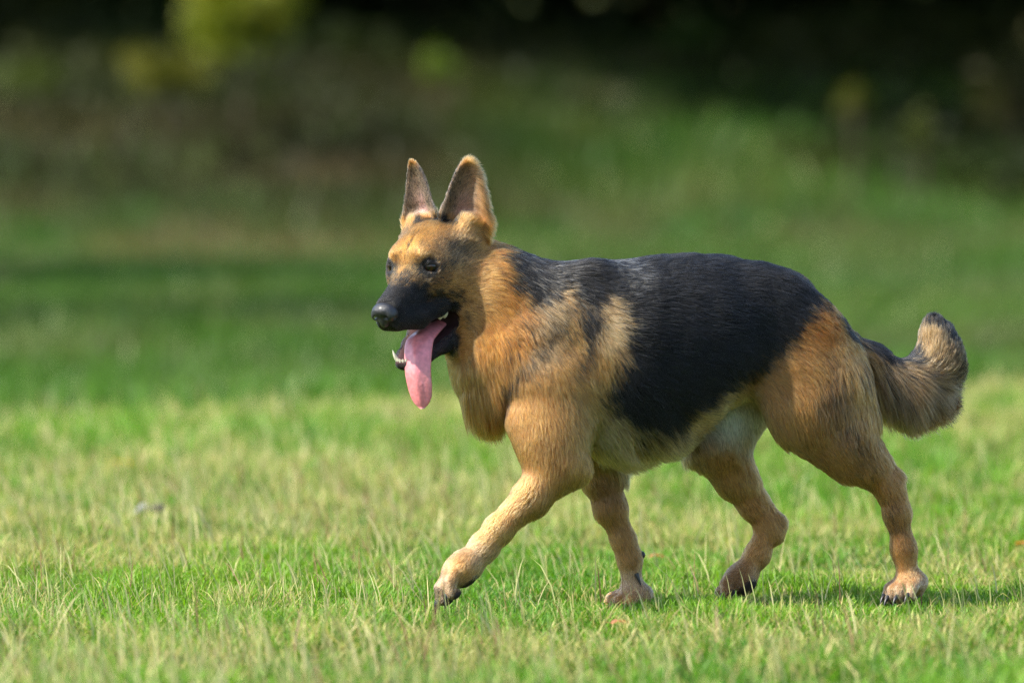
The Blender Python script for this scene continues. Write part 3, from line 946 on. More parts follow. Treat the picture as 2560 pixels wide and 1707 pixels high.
COLOR_AN = [(1150, 600, RED), (1180, 700, RED), (1190, 780, RED * .95), (1110, 760, RED), (1060, 850, TAN), (1085, 900, TAN * .9), (1130, 930, RED * .6),
    (1260, 720, GREY * .95), (1230, 800, GREY * .9), (1200, 900, TAN * .8), (1310, 750, TAN * 1.05), (1290, 860, TAN), (1400, 740, GREY * 1.15), (1380, 850, TAN * 1.05),
    (1230, 960, TAN * 1.05), (1190, 1010, TAN * 1.15), (1300, 980, TAN * 1.02), (1270, 1080, TAN * 1.05), (1340, 1060, TAN * 1.0), (1200, 1160, TAN * 1.15), (1240, 1190, TAN * .8),
    (1130, 1210, TAN * 1.3), (1090, 1270, np.array([.50, .27, .115])), (1060, 1310, TAN * 1.2), (1030, 1350, np.array([.46, .27, .13])), (1400, 1000, CREAM * .9), (1480, 1020, GREY * 1.1), (1560, 985, GREY * 1.1),
    (1390, 1120, BROWN * 1.6), (1410, 1200, TAN * .8), (1450, 1270, TAN * .85), (1450, 1340, CREAM * .9), (1450, 1390, TAN * 1.3), (1420, 1395, TAN * 1.3),
    (1640, 940, GREY * 1.3), (1690, 965, GREY * 1.25), (1620, 1000, TAN * .85), (1680, 1060, TAN * .95), (1700, 1120, TAN * .98), (1740, 1190, TAN * 1.0), (1745, 1270, TAN * 1.1),
    (1700, 1330, BROWN * 2.2), (1780, 880, TAN * .66), (1850, 850, TAN * .66), (1830, 940, TAN * .72), (1860, 1010, TAN * .75), (1900, 760, RED * .62), (1930, 800, TAN * .95), (1905, 850, TAN * .72), (1912, 910, BROWN * 1.9), (1945, 985, BROWN * 1.9), (1970, 870, TAN * 1.0), (1990, 950, TAN * .85),
    (1920, 1060, TAN * .85), (1990, 1100, TAN * .85), (2050, 1160, TAN * .80), (2075, 1240, TAN * .62), (2070, 1310, TAN * 1.05), (2085, 1355, np.array([.46, .27, .13])),
    (2030, 900, GREY * .75), (2080, 880, GREY * .72), (2140, 880, GREY * .65), (2080, 970, TAN * .55), (2170, 930, BROWN), (2135, 800, GREY * .8), (2190, 830, GREY * .40)]

SADDLE = [(1140, 535), (1200, 540), (1280, 560), (1350, 560), (1440, 555), (1530, 545), (1620, 545), (1700, 555), (1780, 580), (1850, 630), (1895, 680), (1868, 716), (1838, 745), (1795, 800),
    (1742, 846), (1650, 908), (1560, 958), (1480, 976), (1420, 955), (1385, 925), (1402, 870), (1424, 800), (1436, 735), (1425, 700), (1392, 672), (1372, 700), (1372, 760), (1345, 800), (1332, 750), (1322, 700), (1295, 672), (1245, 690), (1205, 700), (1170, 650), (1150, 600)]
TAILTOP = [(1900, 685), (1935, 718), (1975, 760), (2010, 780), (2060, 806), (2110, 810), (2112, 836), (2060, 833), (2010, 812), (1968, 784), (1930, 746)]

def coat(P, N):
    """returns colour probabilities: base colour, chance of a black hair, chance of a pale tip, length (m), lie direction, lift"""
    n = len(P)
    X = PX(P)
    L = Hloc(P)
    wob = (vnoise(P, 60, 1) - .5) * 26 + (vnoise(P, 170, 2) - .5) * 22
    base = idw(X, COLOR_AN, 4, 22)
    base = base * (0.88 + .24 * vnoise(P, 35, 5))[:, None]
    inner_thigh = np.exp(-((X[:, 0] - 1682) / 62) ** 2 - ((X[:, 1] - 972) / 40 + (vnoise(P, 60, 14) - .5) * .9) ** 2) * (P[:, 1] > axisY(X[:, 0]) - .004)
    base = base * (1 - inner_thigh[:, None]) + np.array([.80, .79, .76]) * inner_thigh[:, None]
    d = seg_dist(X, SADDLE)
    pb = 1 - smooth(-28, 24, d + wob)
    pb = np.maximum(pb, (1 - smooth(-9, 10, seg_dist(X, TAILTOP) + wob * .45)) * .93)
    # black-tipped sable: hamstring, thigh, tail; the shoulder crease also has its shadow painted in
    for pts, r, amt in (([(1215, 720), (1285, 745)], 60, .26), ([(1190, 800), (1240, 800)], 50, .16), ([(1262, 760), (1225, 815), (1170, 880), (1160, 930)], 17, .40), ([(1352, 720), (1348, 800), (1325, 850)], 20, .32),
                        ([(1910, 830), (1915, 900), (1950, 990)], 36, .20), ([(1960, 1000), (2000, 1070)], 30, .16), ([(2195, 800), (2205, 860), (2190, 920)], 22, .65),
                        ([(1985, 835), (2080, 855), (2150, 860)], 26, .26), ([(2040, 1150), (2050, 1210)], 20, .16), ([(1460, 985), (1540, 975)], 22, .35), ([(2125, 738), (2165, 742), (2195, 790)], 24, .93)):
        pb = np.maximum(pb, amt * (1 - smooth(r * .35, r * 1.35, line_dist(X, pts) + wob * .5)))
    tailmix = smooth(1995, 2030, X[:, 0]) * (X[:, 1] < 1010)
    pb = np.maximum(pb, tailmix * .20 * smooth(10, 60, line_dist(X, [(2140, 775), (2150, 815)])))
    # silver tips over the withers and behind the neck
    pale = .42 * (1 - smooth(10, 46, line_dist(X, [(1415, 592), (1455, 640)]) + wob * .5))
    pale = np.maximum(pale, .20 * (1 - smooth(15, 75, line_dist(X, [(1190, 595), (1260, 640), (1290, 690)]))))
    # ---- head markings in the head's own frame
    f, l, u = L[:, 0], L[:, 1], L[:, 2]
    al = np.abs(l)
    hz = vnoise(P, 110, 9) - .5
    hb = TAN * .95 * np.ones((n, 1))
    fore = np.exp(-((f + .02) / .05) ** 2 - (al / .03) ** 2 - ((u - .03) / .04) ** 2)[:, None]
    hb = hb * (1 - fore) + np.array([.35, .135, .017]) * fore
    cheek = np.exp(-((f + .05) / .05) ** 2 - ((u + .055) / .035) ** 2)[:, None]
    hb = hb * (1 - cheek) + TAN * 1.0 * cheek
    ruff = smooth(-.095, -.14, f) if False else 1 - smooth(-.145, -.095, f)
    hb = hb * (1 - ruff[:, None]) + RED * ruff[:, None]
    mask = smooth(-.042, .044, f + hz * .055 - (np.clip(u, -.07, .05) + .02) * .25 - .024 * smooth(-.045, -.015, u)) ** 1.3 * smooth(-.135, -.100, u)                     # black muzzle fading up to the eyes
    mask = np.maximum(mask, smooth(-.040, .006, f + hz * .02) * (1 - smooth(-.070, -.046, u + hz * .012)) * smooth(-.125, -.098, u) * .95)
    La = np.stack([f, al, u], 1)
    ld = np.full(n, 9.0)
    for p0, p1 in zip(LIPS[:-1], LIPS[1:]):
        ab = p1 - p0; tq = np.clip(((La - p0) @ ab) / (ab @ ab), 0, 1)
        ld = np.minimum(ld, np.linalg.norm(La - p0 - tq[:, None] * ab, axis=1))
    jaw = (1 - smooth(.017, .024, ld + hz * .004)) * (u < -.118)
    lw = 1 - .35 * smooth(-.02, -.05, f) if False else 1 - .35 * (1 - smooth(-.05, -.02, f))
    mask = np.maximum(np.maximum(mask, 1 - smooth(.010, .018, ld / lw + hz * .006)), jaw * smooth(-.045, -.015, f))
    mask = np.clip(mask, 0, 1) * (u > -.19) * smooth(.20, .15, ld) if False else np.clip(mask, 0, 1) * ((u > -.18) & (ld < .12))
    for s, c, ax in EYE:
        e = L - (c + np.array([.008, s * .002, 0]))
        r = np.sqrt((e[:, 0] / 1.2) ** 2 + (e[:, 1] / 1.1) ** 2 + e[:, 2] ** 2)
        mask = np.maximum(mask, 1.0 * (1 - smooth(.0155, .0235, r + hz * .006)))
        mask = np.maximum(mask, .62 * (1 - smooth(.018, .046, r + hz * .02)) * (1 - smooth(.008, .02, e[:, 2])))
        q = L - (c + np.array([-.022, s * .016, -.001]))                           # dark streak running back from the eye
        mask = np.maximum(mask, .55 * np.exp(-(q[:, 0] / .026) ** 2 - (q[:, 2] / .013) ** 2) * (al > .03))
        q = L - (c + np.array([.016, -s * .010, -.010]))
        mask = np.maximum(mask, .8 * np.exp(-(q[:, 0] / .014) ** 2 - (q[:, 1] / .009) ** 2 - (q[:, 2] / .015) ** 2))
    mask = mask * (1 - .30 * (1 - smooth(.006, .018, al)) * smooth(.075, .03, f) if False else 1 - .30 * (1 - smooth(.006, .018, al)) * (1 - smooth(.03, .075, f)) * smooth(-.02, .0, f) * (u > -.045))
    side = np.exp(-((f + .048) / .040) ** 2 - ((u - .010) / .030) ** 2) * smooth(.022, .050, al)
    hb = hb * (1 - .75 * side[:, None]) + GREY * .95 * .75 * side[:, None]
    mask = np.maximum(mask, .16 * smooth(.45, .75, vnoise(P, 70, 19)) * (u > -.05))
    mask = np.maximum(mask, .48 * side)
    mask = np.maximum(mask, .7 * np.exp(-((f - .0) / .012) ** 2 - (al / .0022) ** 2) * smooth(.018, .03, u))
    behind = np.exp(-((f + .088) / .014) ** 2 - ((u - .052) / .012) ** 2) * (al < .045)
    mask = np.maximum(mask, .9 * behind)
    mole = np.exp(-((f + .066) / .0035) ** 2 - ((u + .083) / .0030) ** 2) * (l > 0.02)
    mask = np.maximum(mask, mole)
    nzh = np.linalg.norm(L - np.array([-.01, 0, -.03]), axis=1)
    hw = 1 - smooth(.105, .150, nzh)
    hw = np.maximum(hw, smooth(.005, .03, u) * (1 - smooth(-.02, .05, P[:, 0] - H(-.10, 0, 0)[0] - .03)))
    hw = np.maximum(hw, 1 - smooth(.030, .055, ld))
    hw = np.maximum(hw, smooth(-.01, .02, f) * (nzh < .2))
    # ears
    isear = np.zeros(n); inner = np.zeros(n); et = np.zeros(n); eq = np.zeros(n)
    for s, b, tp, ax, o, sd, Lr in EARS:
        q = L - b
        t = (q @ ax) / Lr
        near = (t > .12) & (t < 1.15) & (np.sign(l) == s) & (u > .042)
        qc = q - (q @ ax)[:, None] * ax
        vin = .016 * o - qc; vin /= np.linalg.norm(vin, axis=1)[:, None] + 1e-9
        No = ((N @ HR.T) * vin).sum(1)
        No = np.maximum(No, ((N @ HR.T) @ o) + .05)
        isear = np.where(near, smooth(.12, .30, t), isear)
        inner = np.where(near, smooth(-.30, .10, No), inner)
        et = np.where(near, t, et); eq = np.where(near, q @ sd * s, eq)
    earcol_in = np.array([.30, .20, .13]) * np.ones((n, 1))
    pink = (np.exp(-((et - .30) / .26) ** 2 - ((eq + .002) / .014) ** 2))[:, None]
    earcol_in = earcol_in * (1 - pink) + np.array([.48, .27, .23]) * pink
    tipc = smooth(.86, .98, et)[:, None]
    earcol_in = earcol_in * (1 - tipc) + TAN * .85 * tipc
    earcol_out = (TAN * .30 + BROWN * .6) + 0 * earcol_in
    ec = earcol_in * inner[:, None] + earcol_out * (1 - inner[:, None])
    hb = hb * (1 - isear[:, None]) + ec * isear[:, None]
    earb = isear * (inner * .38 * (1 - pink[:, 0]) * smooth(.15, .4, et) * (1 - tipc[:, 0]) + (1 - inner) * .30)
    hpb = np.clip(mask * (1 - isear), 0, 1) + earb
    hpb = np.clip(hpb + (hz * .15) * (hpb > .05), 0, 1)
    base = base * (1 - hw[:, None]) + hb * hw[:, None]
    pb = pb * (1 - hw) + hpb * hw
    pale = pale * (1 - hw)
    # dark toe ends and pads
    padm = np.zeros(n)
    for w in PAWS:
        q = P - w['c']
        near = np.linalg.norm(q, axis=1) < .075
        for pc, pr in w['pads']:
            padm = np.maximum(padm, 1 - smooth(pr, pr * 1.3, np.linalg.norm(P - pc, axis=1)))
        pb = np.maximum(pb, near * smooth(.030, .044, q @ w['fwd']) * .38)
    pb = np.maximum(pb, padm)
    # ---- length
    LEN = [(1180, 760, .032), (1110, 760, .026), (1085, 870, .042), (1120, 920, .050), (1070, 850, .034), (1190, 950, .016), (1180, 985, .012), (1215, 900, .020), (1180, 890, .030), (1230, 700, .034), (1300, 620, .026), (1430, 600, .022), (1550, 600, .021), (1700, 620, .021),
        (1600, 750, .024), (1500, 850, .026), (1450, 950, .034), (1420, 1030, .050), (1520, 1005, .052), (1600, 960, .030), (1320, 780, .022), (1280, 900, .019), (1380, 850, .028), (1380, 950, .028), (1230, 1000, .015),
        (1290, 1080, .014), (1180, 1180, .012), (1275, 1175, .024), (1205, 1235, .020), (1150, 1275, .016), (1100, 1270, .011), (1040, 1340, .005), (1015, 1365, .004), (1400, 1100, .015), (1440, 1250, .011), (1450, 1370, .005), (1680, 970, .013), (1640, 1060, .016), (1728, 1075, .026),
        (1740, 1180, .012), (1740, 1280, .009), (1700, 1340, .005), (1800, 850, .026), (1850, 960, .028), (1930, 780, .020), (1980, 900, .026), (1990, 980, .026), (1920, 1060, .020), (2040, 1130, .014), (2075, 1250, .009), (2085, 1345, .005),
        (2000, 850, .040), (2010, 900, .066), (2060, 920, .054), (2120, 930, .050), (2170, 880, .038), (2150, 800, .026), (2145, 750, .020)]
    ln = idw(X, LEN, 4, 20)[:, 0] * 1.1
    hlen = .014 + .014 * (1 - smooth(-.11, -.03, f)) + .008 * (1 - smooth(-.07, -.04, u)) * (1 - smooth(-.04, .0, f))
    hlen = hlen * (1 - .55 * smooth(.0, .05, f))
    hlen = np.where(isear > .2, .0042 + .0035 * (inner > .4) * (et < .5), hlen)
    for s, c, ax in EYE:
        hlen = np.minimum(hlen, .003 + .25 * np.linalg.norm(L - c - ax * .010, axis=1) ** 1.0 * .5)
    hlen = np.where((jaw > .4) & (f > -.03), .004, hlen)
    hlen = np.minimum(hlen, .003 + .55 * ld)
    ln = ln * (1 - hw) + hlen * hw
    # ---- lie
    LIE = [(1150, 620, (.75, -.6)), (1180, 760, (.55, -.75)), (1100, 800, (.35, -.95)), (1060, 850, (.0, -1)), (1110, 930, (.05, -1)), (1150, 970, (.1, -1)), (1240, 720, (.65, -.75)), (1300, 610, (.95, -.3)), (1430, 600, (.95, -.30)),
        (1550, 600, (1, -.08)), (1700, 610, (1, -.22)), (1830, 670, (.8, -.55)), (1500, 750, (.97, -.25)), (1700, 750, (.97, -.2)), (1450, 900, (.7, -.7)), (1600, 880, (.92, -.4)), (1420, 1020, (.55, -.83)), (1530, 1000, (.75, -.65)), (1650, 930, (.75, -.6)),
        (1320, 780, (.45, -.88)), (1380, 850, (.5, -.85)), (1280, 950, (.35, -.93)), (1220, 1000, (.2, -.97)), (1290, 1080, (.1, -1)), (1200, 1160, (-.55, -.8)), (1240, 1195, (-.1, -.95)), (1100, 1270, (-.6, -.8)), (1040, 1340, (-.75, -.6)),
        (1395, 1120, (.3, -.95)), (1430, 1240, (.3, -.95)), (1450, 1340, (.0, -1)), (1450, 1385, (-.6, -.75)), (1680, 970, (.1, -1)), (1640, 1060, (.45, -.9)), (1735, 1080, (.4, -.9)), (1740, 1190, (.5, -.85)), (1750, 1280, (-.5, -.85)), (1690, 1345, (-.8, -.5)),
        (1800, 850, (.75, -.6)), (1850, 960, (.35, -.9)), (1900, 760, (.7, -.7)), (1960, 850, (.3, -.95)), (1980, 960, (.2, -1)), (1930, 1050, (.55, -.83)), (2030, 1130, (.45, -.9)), (2070, 1240, (.2, -1)), (2085, 1340, (-.3, -.9)),
        (2000, 840, (.55, -.83)), (2060, 920, (.35, -.93)), (2110, 950, (.5, -.85)), (2170, 920, (.65, -.4)), (2195, 850, (.3, .75)), (2150, 800, (.1, 1)), (2145, 745, (-.1, 1)), (2060, 840, (.8, -.55))]
    v = idw(X, LIE, 4, 18)
    D = np.stack([v[:, 0], .15 * np.ones(n) * v[:, 0], v[:, 1]], 1)
    hd = np.stack([-1.0 * np.ones(n), np.sign(l) * (.25 + 5 * al) * smooth(-.02, .02, .02 - f) * .6, np.where(u > -.02, .25, -.30) * smooth(-.04, .0, -f)], 1)
    upw = smooth(.0, .06, u) * (f < -.02)
    hd[:, 2] += .5 * upw
    for s, b, tp, ax, o, sd, Lr in EARS:
        e = (isear > .05) & (np.sign(l) == s)
        hd[e] = ax + sd * (rng.normal(size=e.sum()) * .25)[:, None]
    hd = hd @ HR
    hw2 = hw * (1 - .85 * (1 - smooth(-.14, -.08, f)) * (u < .03))
    D = D * (1 - hw2[:, None]) + hd * hw2[:, None]
    lift = .20 + .10 * smooth(.02, .05, ln)
    lift = lift + .42 * smooth(.35, .85, -N[:, 2]) * (X[:, 1] > 880) * (X[:, 1] < 1075) * (X[:, 0] < 1800)
    lift = (lift + .05) * (1 - hw) + .30 * hw
    # bare places: nose end, inside of the mouth, eye openings, pads
    bare = np.zeros(n, bool)
    bare |= np.linalg.norm((L - np.array([.114, 0, -.054])) / np.array([.018, .022, .018]), axis=1) < 1
    ue = np.interp(f, [-.055, -.036, .0085, .09], [-.100, -.086, -.092, -.084])
    le = np.interp(f, [-.055, -.034, -.005, .034, .08], [-.106, -.134, -.147, -.153, -.152])
    we = np.interp(f, [-.055, -.036, .0085, .04, .09], [.046, .043, .033, .022, .010])
    bare |= (f > -.075) & (f < .085) & (u < ue + .004) & (u > le - .002) & (al < we + .003)
    for s, c, ax in EYE:
        bare |= np.linalg.norm(L - (c + ax * .008), axis=1) < .0120
    bare |= padm > .6
    return base, np.clip(pb, 0, 1), pale, ln, D, lift, bare, hw

# ------------------------------------------------------------------ dog: body
dog = bpy.data.objects.new("dog", None)
COL.objects.link(dog)
dog.location = (0.30, 0.0, 0.0)
tag(dog, "black and tan shepherd dog walking across the grass with its tongue hanging out", "dog")
cb, cpb, _, _, _, _, cbare, chw = coat(BV, BN)
skin = cb * .50 * (1 - cpb[:, None]) + DARK * .55 * cpb[:, None]
Lb = Hloc(BV)
mouth = cbare & (Lb[:, 0] > -.11) & (Lb[:, 0] < .088) & (Lb[:, 2] < -.075) & (Lb[:, 2] > -.170) & (np.abs(Lb[:, 1]) < .058)
ml = (Lb[:, 0] > -.075) & (Lb[:, 0] < .08) & (Lb[:, 2] < -.083) & (Lb[:, 2] > -.155) & (np.abs(Lb[:, 1]) < .048)
skin = np.where((mouth | ml)[:, None], np.array([.040, .016, .016]), skin)
m_body, nt, bs, out = new_mat("skin_and_undercoat")
at = nt.nodes.new("ShaderNodeAttribute"); at.attribute_name = "tint"
nt.links.new(at.outputs["Color"], bs.inputs["Base Color"]); set_in(bs, Roughness=.75, Specular_IOR_Level=.25)
body = mesh_obj("body", BV, BQ, m_body, dog, True, skin)

# ------------------------------------------------------------------ dog: fur
def make_fur(count):
    n = np.cross(BV[BQ[:, 2]] - BV[BQ[:, 0]], BV[BQ[:, 3]] - BV[BQ[:, 1]])
    area = np.linalg.norm(n, axis=1) * .5
    cen = BV[BQ].mean(1)
    fn = n / (2 * area[:, None] + 1e-12)
    Lc = Hloc(cen)
    wgt = np.ones(len(BQ))
    wgt *= np.where(fn[:, 1] > .35, .45, 1.0)                    # the side turned away carries fewer, thicker hairs
    headish = (np.linalg.norm(Lc - np.array([-.01, 0, -.03]), axis=1) < .16) | (Lc[:, 2] > .03)
    wgt *= np.where(headish & (cen[:, 0] < .03), 2.1, 1.0)
    wgt *= np.where(cen[:, 2] < .16, 1.5, 1.0)
    p = area * wgt; p /= p.sum()
    qi = rng.choice(len(BQ), size=count, p=p)
    a = rng.random((count, 1)); b = rng.random((count, 1))
    q = BQ[qi]
    P = (BV[q[:, 0]] * (1 - a) + BV[q[:, 1]] * a) * (1 - b) + (BV[q[:, 3]] * (1 - a) + BV[q[:, 2]] * a) * b
    N = (BN[q[:, 0]] * (1 - a) + BN[q[:, 1]] * a) * (1 - b) + (BN[q[:, 3]] * (1 - a) + BN[q[:, 2]] * a) * b
    N /= np.linalg.norm(N, axis=1)[:, None] + 1e-9
    base, pb, pale, ln, D, lift, bare, hw = coat(P, N)
    keep = ~bare
    P, N, base, pb, pale, ln, D, lift, hw = [z[keep] for z in (P, N, base, pb, pale, ln, D, lift, hw)]
    n = len(P)
    # the lie wanders slowly and each hair a little more
    w1 = np.stack([vnoise(P, 28, s) for s in (71, 72, 73)], 1) - .5
    w2 = np.stack([vnoise(P, 90, s) for s in (74, 75, 76)], 1) - .5
    D = D / (np.linalg.norm(D, axis=1)[:, None] + 1e-9) + w1 * .55 + w2 * .35 + rng.normal(size=(n, 3)) * .09
    D = D - (D * N).sum(1)[:, None] * N * .96
    D /= np.linalg.norm(D, axis=1)[:, None] + 1e-9
    ln = ln * rng.uniform(.65, 1.15, n) * (0.85 + .3 * vnoise(P, 40, 77))
    lift = np.clip(lift * rng.uniform(.5, 1.6, n) + (vnoise(P, 50, 78) - .5) * .2, .04, .8)
    # clumps: hairs in the same small cell lean to a common tip
    cell = np.floor((P + (vnoise(P, 45, 79)[:, None] - .5) * .014) / np.where(ln > .02, .0085, .0055)[:, None]).astype(np.int64)
    key = (((cell[:, 0] + 2048) * 4096 + cell[:, 1] + 2048) * 4096 + cell[:, 2] + 2048) * 2 + (ln > .02)
    _, inv = np.unique(key, return_inverse=True)
    cn = np.bincount(inv).astype(float)
    tip0 = P + D * ln[:, None]
    mean_tip = np.stack([np.bincount(inv, tip0[:, a]) for a in range(3)], 1)[:] / cn[:, None]
    pull = (mean_tip[inv] - tip0)
    clump = (.30 + .35 * hash3(inv, inv * 0, inv * 0, 3)) * smooth(.010, .03, ln)
    NPT = 5
    pts = np.zeros((n, NPT, 3), np.float32)
    long = smooth(.030, .055, ln)
    for i in range(NPT):
        t = i / (NPT - 1)
        c = P + D * (ln * (t - .06 * t * t))[:, None] + N * (ln * np.sin(lift) * (t - .60 * t * t))[:, None]
        c = c + pull * (clump * t ** 1.6)[:, None]
        c[:, 2] -= long * ln * .22 * t * t
        pts[:, i] = c
    # colour
    isb = rng.random(n) < np.where(pb > .75, pb, pb * (.35 + .87 * pb))
    ticked = (rng.random(n) < pale)
    blk = BLACK * rng.uniform(.5, 1.6, (n, 1)) * (.5 + 1.0 * hash3(inv, inv * 3 + 1, inv * 0, 5))[:, None]
    col = base * np.clip(rng.normal(1.0, .30, (n, 1)), .35, 1.7) * (1 + rng.normal(size=(n, 3)) * .03)
    col = col * (1 - .62 * pb[:, None] ** .8) + BROWN * .25 * pb[:, None]
    fine = np.floor((P + (vnoise(P, 80, 83)[:, None] - .5) * .006) / .0032).astype(np.int64) + 4096
    lock = hash3(inv, inv * 3 + 1, inv * 0, 5); lock2 = hash3(fine[:, 0], fine[:, 1], fine[:, 2], 6)
    col = col * (.74 + .30 * lock + .24 * lock2)[:, None]
    tipc = col * 1.08
    soft = rng.random(n) < .30 - .14 * hw
    tipc = np.where(soft[:, None], col * .32, tipc)
    rootc = col * .80
    rootc = np.where(isb[:, None], blk * 1.3, rootc); tipc = np.where(isb[:, None], blk, tipc)
    pt = np.array([.55, .45, .30]) * rng.uniform(.6, 1.1, (n, 1))
    tipc = np.where((ticked & isb)[:, None], pt, tipc)
    cols = np.ones((n, NPT, 4), np.float32)
    for i in range(NPT):
        t = (i / (NPT - 1)) ** 1.3
        cols[:, i, :3] = np.clip(rootc * (1 - t) + tipc * t, .002, .95)
    rad = (.00028 + .00011 * smooth(.01, .03, ln)) * np.where(N[:, 1] > .35, 1.5, 1.0) * (1 - .30 * hw)
    prof = np.array([.9, 1, .9, .62, .12])
    radii = (rad[:, None] * prof[None]).astype(np.float32)
    hc_ = bpy.data.hair_curves.new("fur")
    hc_.add_curves([NPT] * n)
    hc_.points.foreach_set("position", pts.reshape(-1))
    ra = hc_.attributes.get("radius") or hc_.attributes.new("radius", 'FLOAT', 'POINT')
    ra.data.foreach_set("value", radii.reshape(-1))
    ca = hc_.attributes.new("hair_tint", 'FLOAT_COLOR', 'POINT')
    ca.data.foreach_set("color", cols.reshape(-1))
    m = bpy.data.materials.new("fur_hair"); m.use_nodes = True
    nt = m.node_tree
    for nd in list(nt.nodes): nt.nodes.remove(nd)
    out = nt.nodes.new("ShaderNodeOutputMaterial")
    h = nt.nodes.new("ShaderNodeBsdfHairPrincipled")
    h.model = 'CHIANG'; h.parametrization = 'COLOR'
    at = nt.nodes.new("ShaderNodeAttribute"); at.attribute_name = "hair_tint"
    nt.links.new(at.outputs["Color"], h.inputs["Color"])
    h.inputs["Roughness"].default_value = .42
    h.inputs["Radial Roughness"].default_value = .60
    h.inputs["Coat"].default_value = 0.0
    h.inputs["IOR"].default_value = 1.32
    nt.links.new(h.outputs[0], out.inputs[0])
    o = bpy.data.objects.new("fur", hc_)
    COL.objects.link(o)
    hc_.materials.append(m)
    o.parent = dog; o.location = -dog.location
    return o
FUR_N = 500000
make_fur(FUR_N)

# ------------------------------------------------------------------ dog: eyes, nose, tongue, teeth, claws
def uv_sphere(c, r, R=np.eye(3), nu=28, nv=18):
    V = []; F = []
    for i in range(nv + 1):
        th = math.pi * i / nv
        for j in range(nu):
            ph = 2 * math.pi * j / nu
            p = np.array([math.cos(th), math.sin(th) * math.cos(ph), math.sin(th) * math.sin(ph)]) * r
            V.append(np.asarray(c) + p @ R)
    for i in range(nv):
        for j in range(nu):
            F.append((i * nu + j, (i + 1) * nu + j, (i + 1) * nu + (j + 1) % nu, i * nu + (j + 1) % nu))
    return np.array(V), np.array(F)

m_eye, nt, bs, out = new_mat("wet_eye")
at = nt.nodes.new("ShaderNodeAttribute"); at.attribute_name = "tint"
nt.links.new(at.outputs["Color"], bs.inputs["Base Color"]); set_in(bs, Roughness=.09, Specular_IOR_Level=.42)
for s, c, ax in EYE:
    up = np.array([0, 0, 1.0]); sd = np.cross(up, ax); sd /= np.linalg.norm(sd); up2 = np.cross(ax, sd)
    R = np.stack([ax, sd, up2]) @ HR
    V, F = uv_sphere(H(*(c + ax * .0030)), .0129, R, 40, 28)
    d = (V - H(*(c + ax * .0030))) @ (ax @ HR) / .0129
    look = (np.array([1, s * .25, .05]) @ HR); look /= np.linalg.norm(look)
    d = (V - H(*(c + ax * .0030))) @ look / .0129
    col = np.where((d > .955)[:, None], np.array([.004, .004, .004]), np.where((d > .80)[:, None], np.array([.038, .013, .005]), np.array([.010, .006, .005])))
    mesh_obj("eye", V, F, m_eye, dog, True, col)

# nose: its own small sculpted form with nostrils
nf = None
_save = fld
nc = H(.110, 0, -.054)
fld = Field(np.arange(nc[0] - .036, nc[0] + .036, .0011), np.arange(nc[1] - .036, nc[1] + .036, .0011), np.arange(nc[2] - .036, nc[2] + .036, .0011))
he(.104, 0, -.052, (.0165, .0225, .0165), .004)
he(.110, 0, -.047, (.0130, .0190, .0110), .006)
he(.109, 0, -.066, (.0105, .0085, .0120), .006)
for s in (-1, 1):
    he(.106, s * .0145, -.056, (.0140, .0100, .0110), .005)
    he(.1215, s * .0095, -.0575, (.0052, .0042, .0038), .003, 'd')
    hc((.117, s * .0120, -.0580), (.106, s * .0235, -.0610), .0028, .0018, .003, 'd')
hc((.1235, 0, -.060), (.119, 0, -.080), .0012, .0012, .002, 'd')
V, Q = surface(fld); V = relax(V, Q, 2, .5)
fld = _save
mesh_obj("nose", V, Q, mat_plain("wet_black_nose", (.012, .012, .014), .36, .5, .25, 900, .55, .25), dog)

def loft(path, ups, hw_, th, groove, seg=22, sideb=None):
    """tongue-like slab: path points, half widths, thicknesses"""
    path = np.asarray(path, float); V = []; F = []
    n = len(path)
    for i in range(n):
        t = path[min(i + 1, n - 1)] - path[max(i - 1, 0)]; t /= np.linalg.norm(t)
        sd = np.asarray(ups[i], float); sd -= sd.dot(t) * t; sd /= np.linalg.norm(sd)
        nn = np.cross(sd, t)
        for k in range(seg):
            a = 2 * np.pi * k / seg
            x = math.cos(a); y = math.sin(a)
            off = th[i] * (abs(y) ** .8) * np.sign(y)
            dip = -groove[i] * math.exp(-(x / .30) ** 2) + groove[i] * .9 * abs(x) ** 2
            V.append(path[i] + sd * hw_[i] * x + nn * (off + dip))
    for i in range(n - 1):
        for k in range(seg):
            F.append((i * seg + k, i * seg + (k + 1) % seg, (i + 1) * seg + (k + 1) % seg, (i + 1) * seg + k))
    V = np.array(V); V = np.concatenate([V, path[:1], path[-1:]])
    T = [(k, len(V) - 2, (k + 1) % seg) for k in range(seg)] + [((n - 1) * seg + (k + 1) % seg, len(V) - 1, (n - 1) * seg + k) for k in range(seg)]
    return V, [np.array(F)[:, ::-1], np.array(T)]

def resample(pts, n):
    pts = np.asarray(pts, float)
    d = np.concatenate([[0], np.cumsum(np.linalg.norm(np.diff(pts[:, :3], axis=0), axis=1))])
    t = np.linspace(0, d[-1], n)
    q = np.stack([np.interp(t, d, pts[:, k]) for k in range(pts.shape[1])], 1)
    kk = np.hanning(7); kk /= kk.sum()
    for k in range(3):
        q[:, k] = np.convolve(np.pad(q[:, k], 3, 'reflect', reflect_type='odd'), kk, 'valid')
    return q
TG = [(*H(-.035, .006, -.120), .018, .006, .001), (*H(.006, .012, -.119), .023, .0058, .002), (*H(.040, .017, -.121), .0265, .0055, .003), (*H(.054, .020, -.131), .0265, .0050, .004),
      (*W(957, 826, -.174), .0250, .0046, .0062), (*W(957, 856, -.180), .0240, .0044, .0066), (*W(962, 889, -.181), .0225, .0042, .0060), (*W(967, 914, -.179), .0190, .0046, .0035), (*W(969, 929, -.177), .0128, .0048, .001), (*W(970, 938, -.176), .0040, .0030, .0)]
TG = resample(TG, 44)
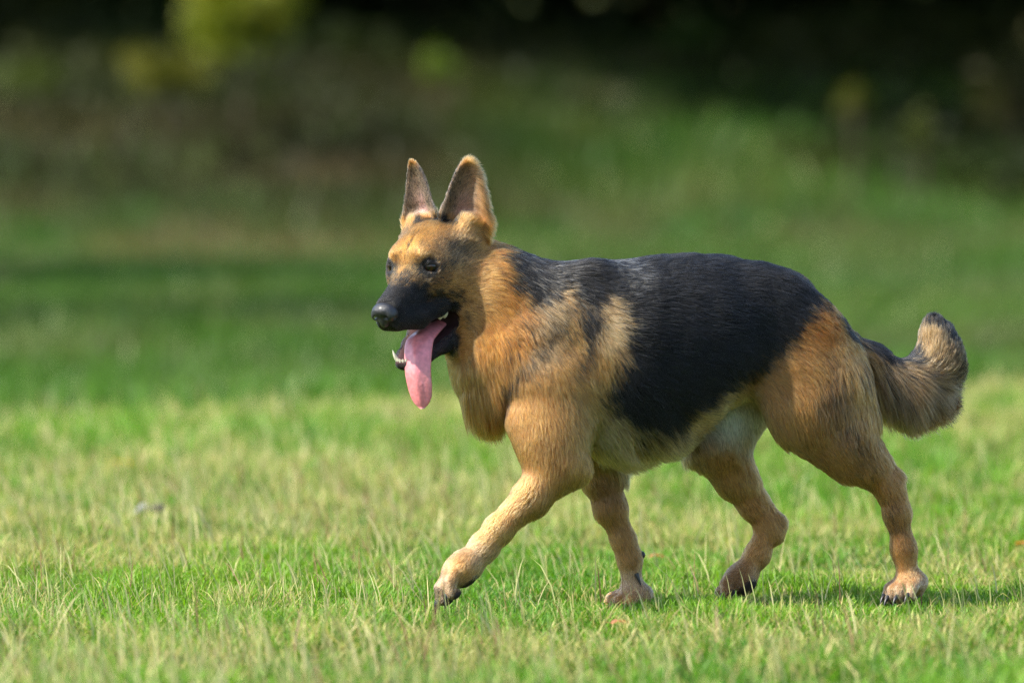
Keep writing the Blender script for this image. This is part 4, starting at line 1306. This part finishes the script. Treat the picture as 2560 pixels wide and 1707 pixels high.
side_dir = np.array([.93, -.36, 0.05])
V, Fs = loft(TG[:, :3], [side_dir] * len(TG), TG[:, 3], TG[:, 4], TG[:, 5])
mesh_obj("tongue", V, Fs, mat_plain("wet_pink_tongue", (.58, .185, .195), .30, .5, .22, 140, .55, .3, .22), dog)

def spike(a, b, r, bend=np.zeros(3), seg=9, n=8, blunt=1.6):
    a = np.asarray(a, float); b = np.asarray(b, float)
    path = [a + (b - a) * t + bend * math.sin(t * math.pi) for t in np.linspace(0, 1, n)]
    return tube(path, [r * (1 - (i / (n - 1)) ** blunt) + .0003 for i in range(n)], seg)
m_tooth = mat_plain("tooth_ivory", (.72, .66, .50), .3, .5, .1, 300)
for s in (-1,):
    V, F = spike(H(.072, s * .0120, -.154), H(.078, s * .0165, -.130 if s < 0 else -.137), .0042, hf * .002)
    mesh_obj("canine_tooth", V, F, m_tooth, dog)
for q in (-.0085, -.003, .003, .0085):
    V, F = spike(H(.078 - abs(q) * .3, q, -.155), H(.083 - abs(q) * .3, q * 1.05, -.1445), .0028, blunt=3.0)
    mesh_obj("incisor_tooth", V, F, m_tooth, dog)
for s in (-1, 1):
    for fq, u0, hh in ((-.008, -.099, .0035), (-.022, -.101, .0035)):
        V, F = spike(H(fq, s * .034, u0 + .016), H(fq + .001, s * .034, u0 - hh), .0075, blunt=4.0)
        mesh_obj("cheek_tooth", V, F, m_tooth, dog)
m_claw = mat_plain("black_claw", (.018, .016, .016), .4, .5, .2, 400)
for w in PAWS:
    for tip, dr, sc in w['toes']:
        dr = dr / np.linalg.norm(dr)
        V, F = spike(tip - dr * .004, tip + dr * .019 * sc, .0038 * sc, w['up'] * .0022)
        mesh_obj("claw", V, F, m_claw, dog)
# stopper pads behind the far wrist and dewclaws
V, F = uv_sphere(A(1473, 1275, .072), .0075, np.eye(3), 14, 10)
mesh_obj("wrist_pad", V, F, m_claw, dog)
V, F = spike(A(1462, 1318, .055), A(1473, 1345, .050), .0038)
mesh_obj("dewclaw", V, F, m_claw, dog)
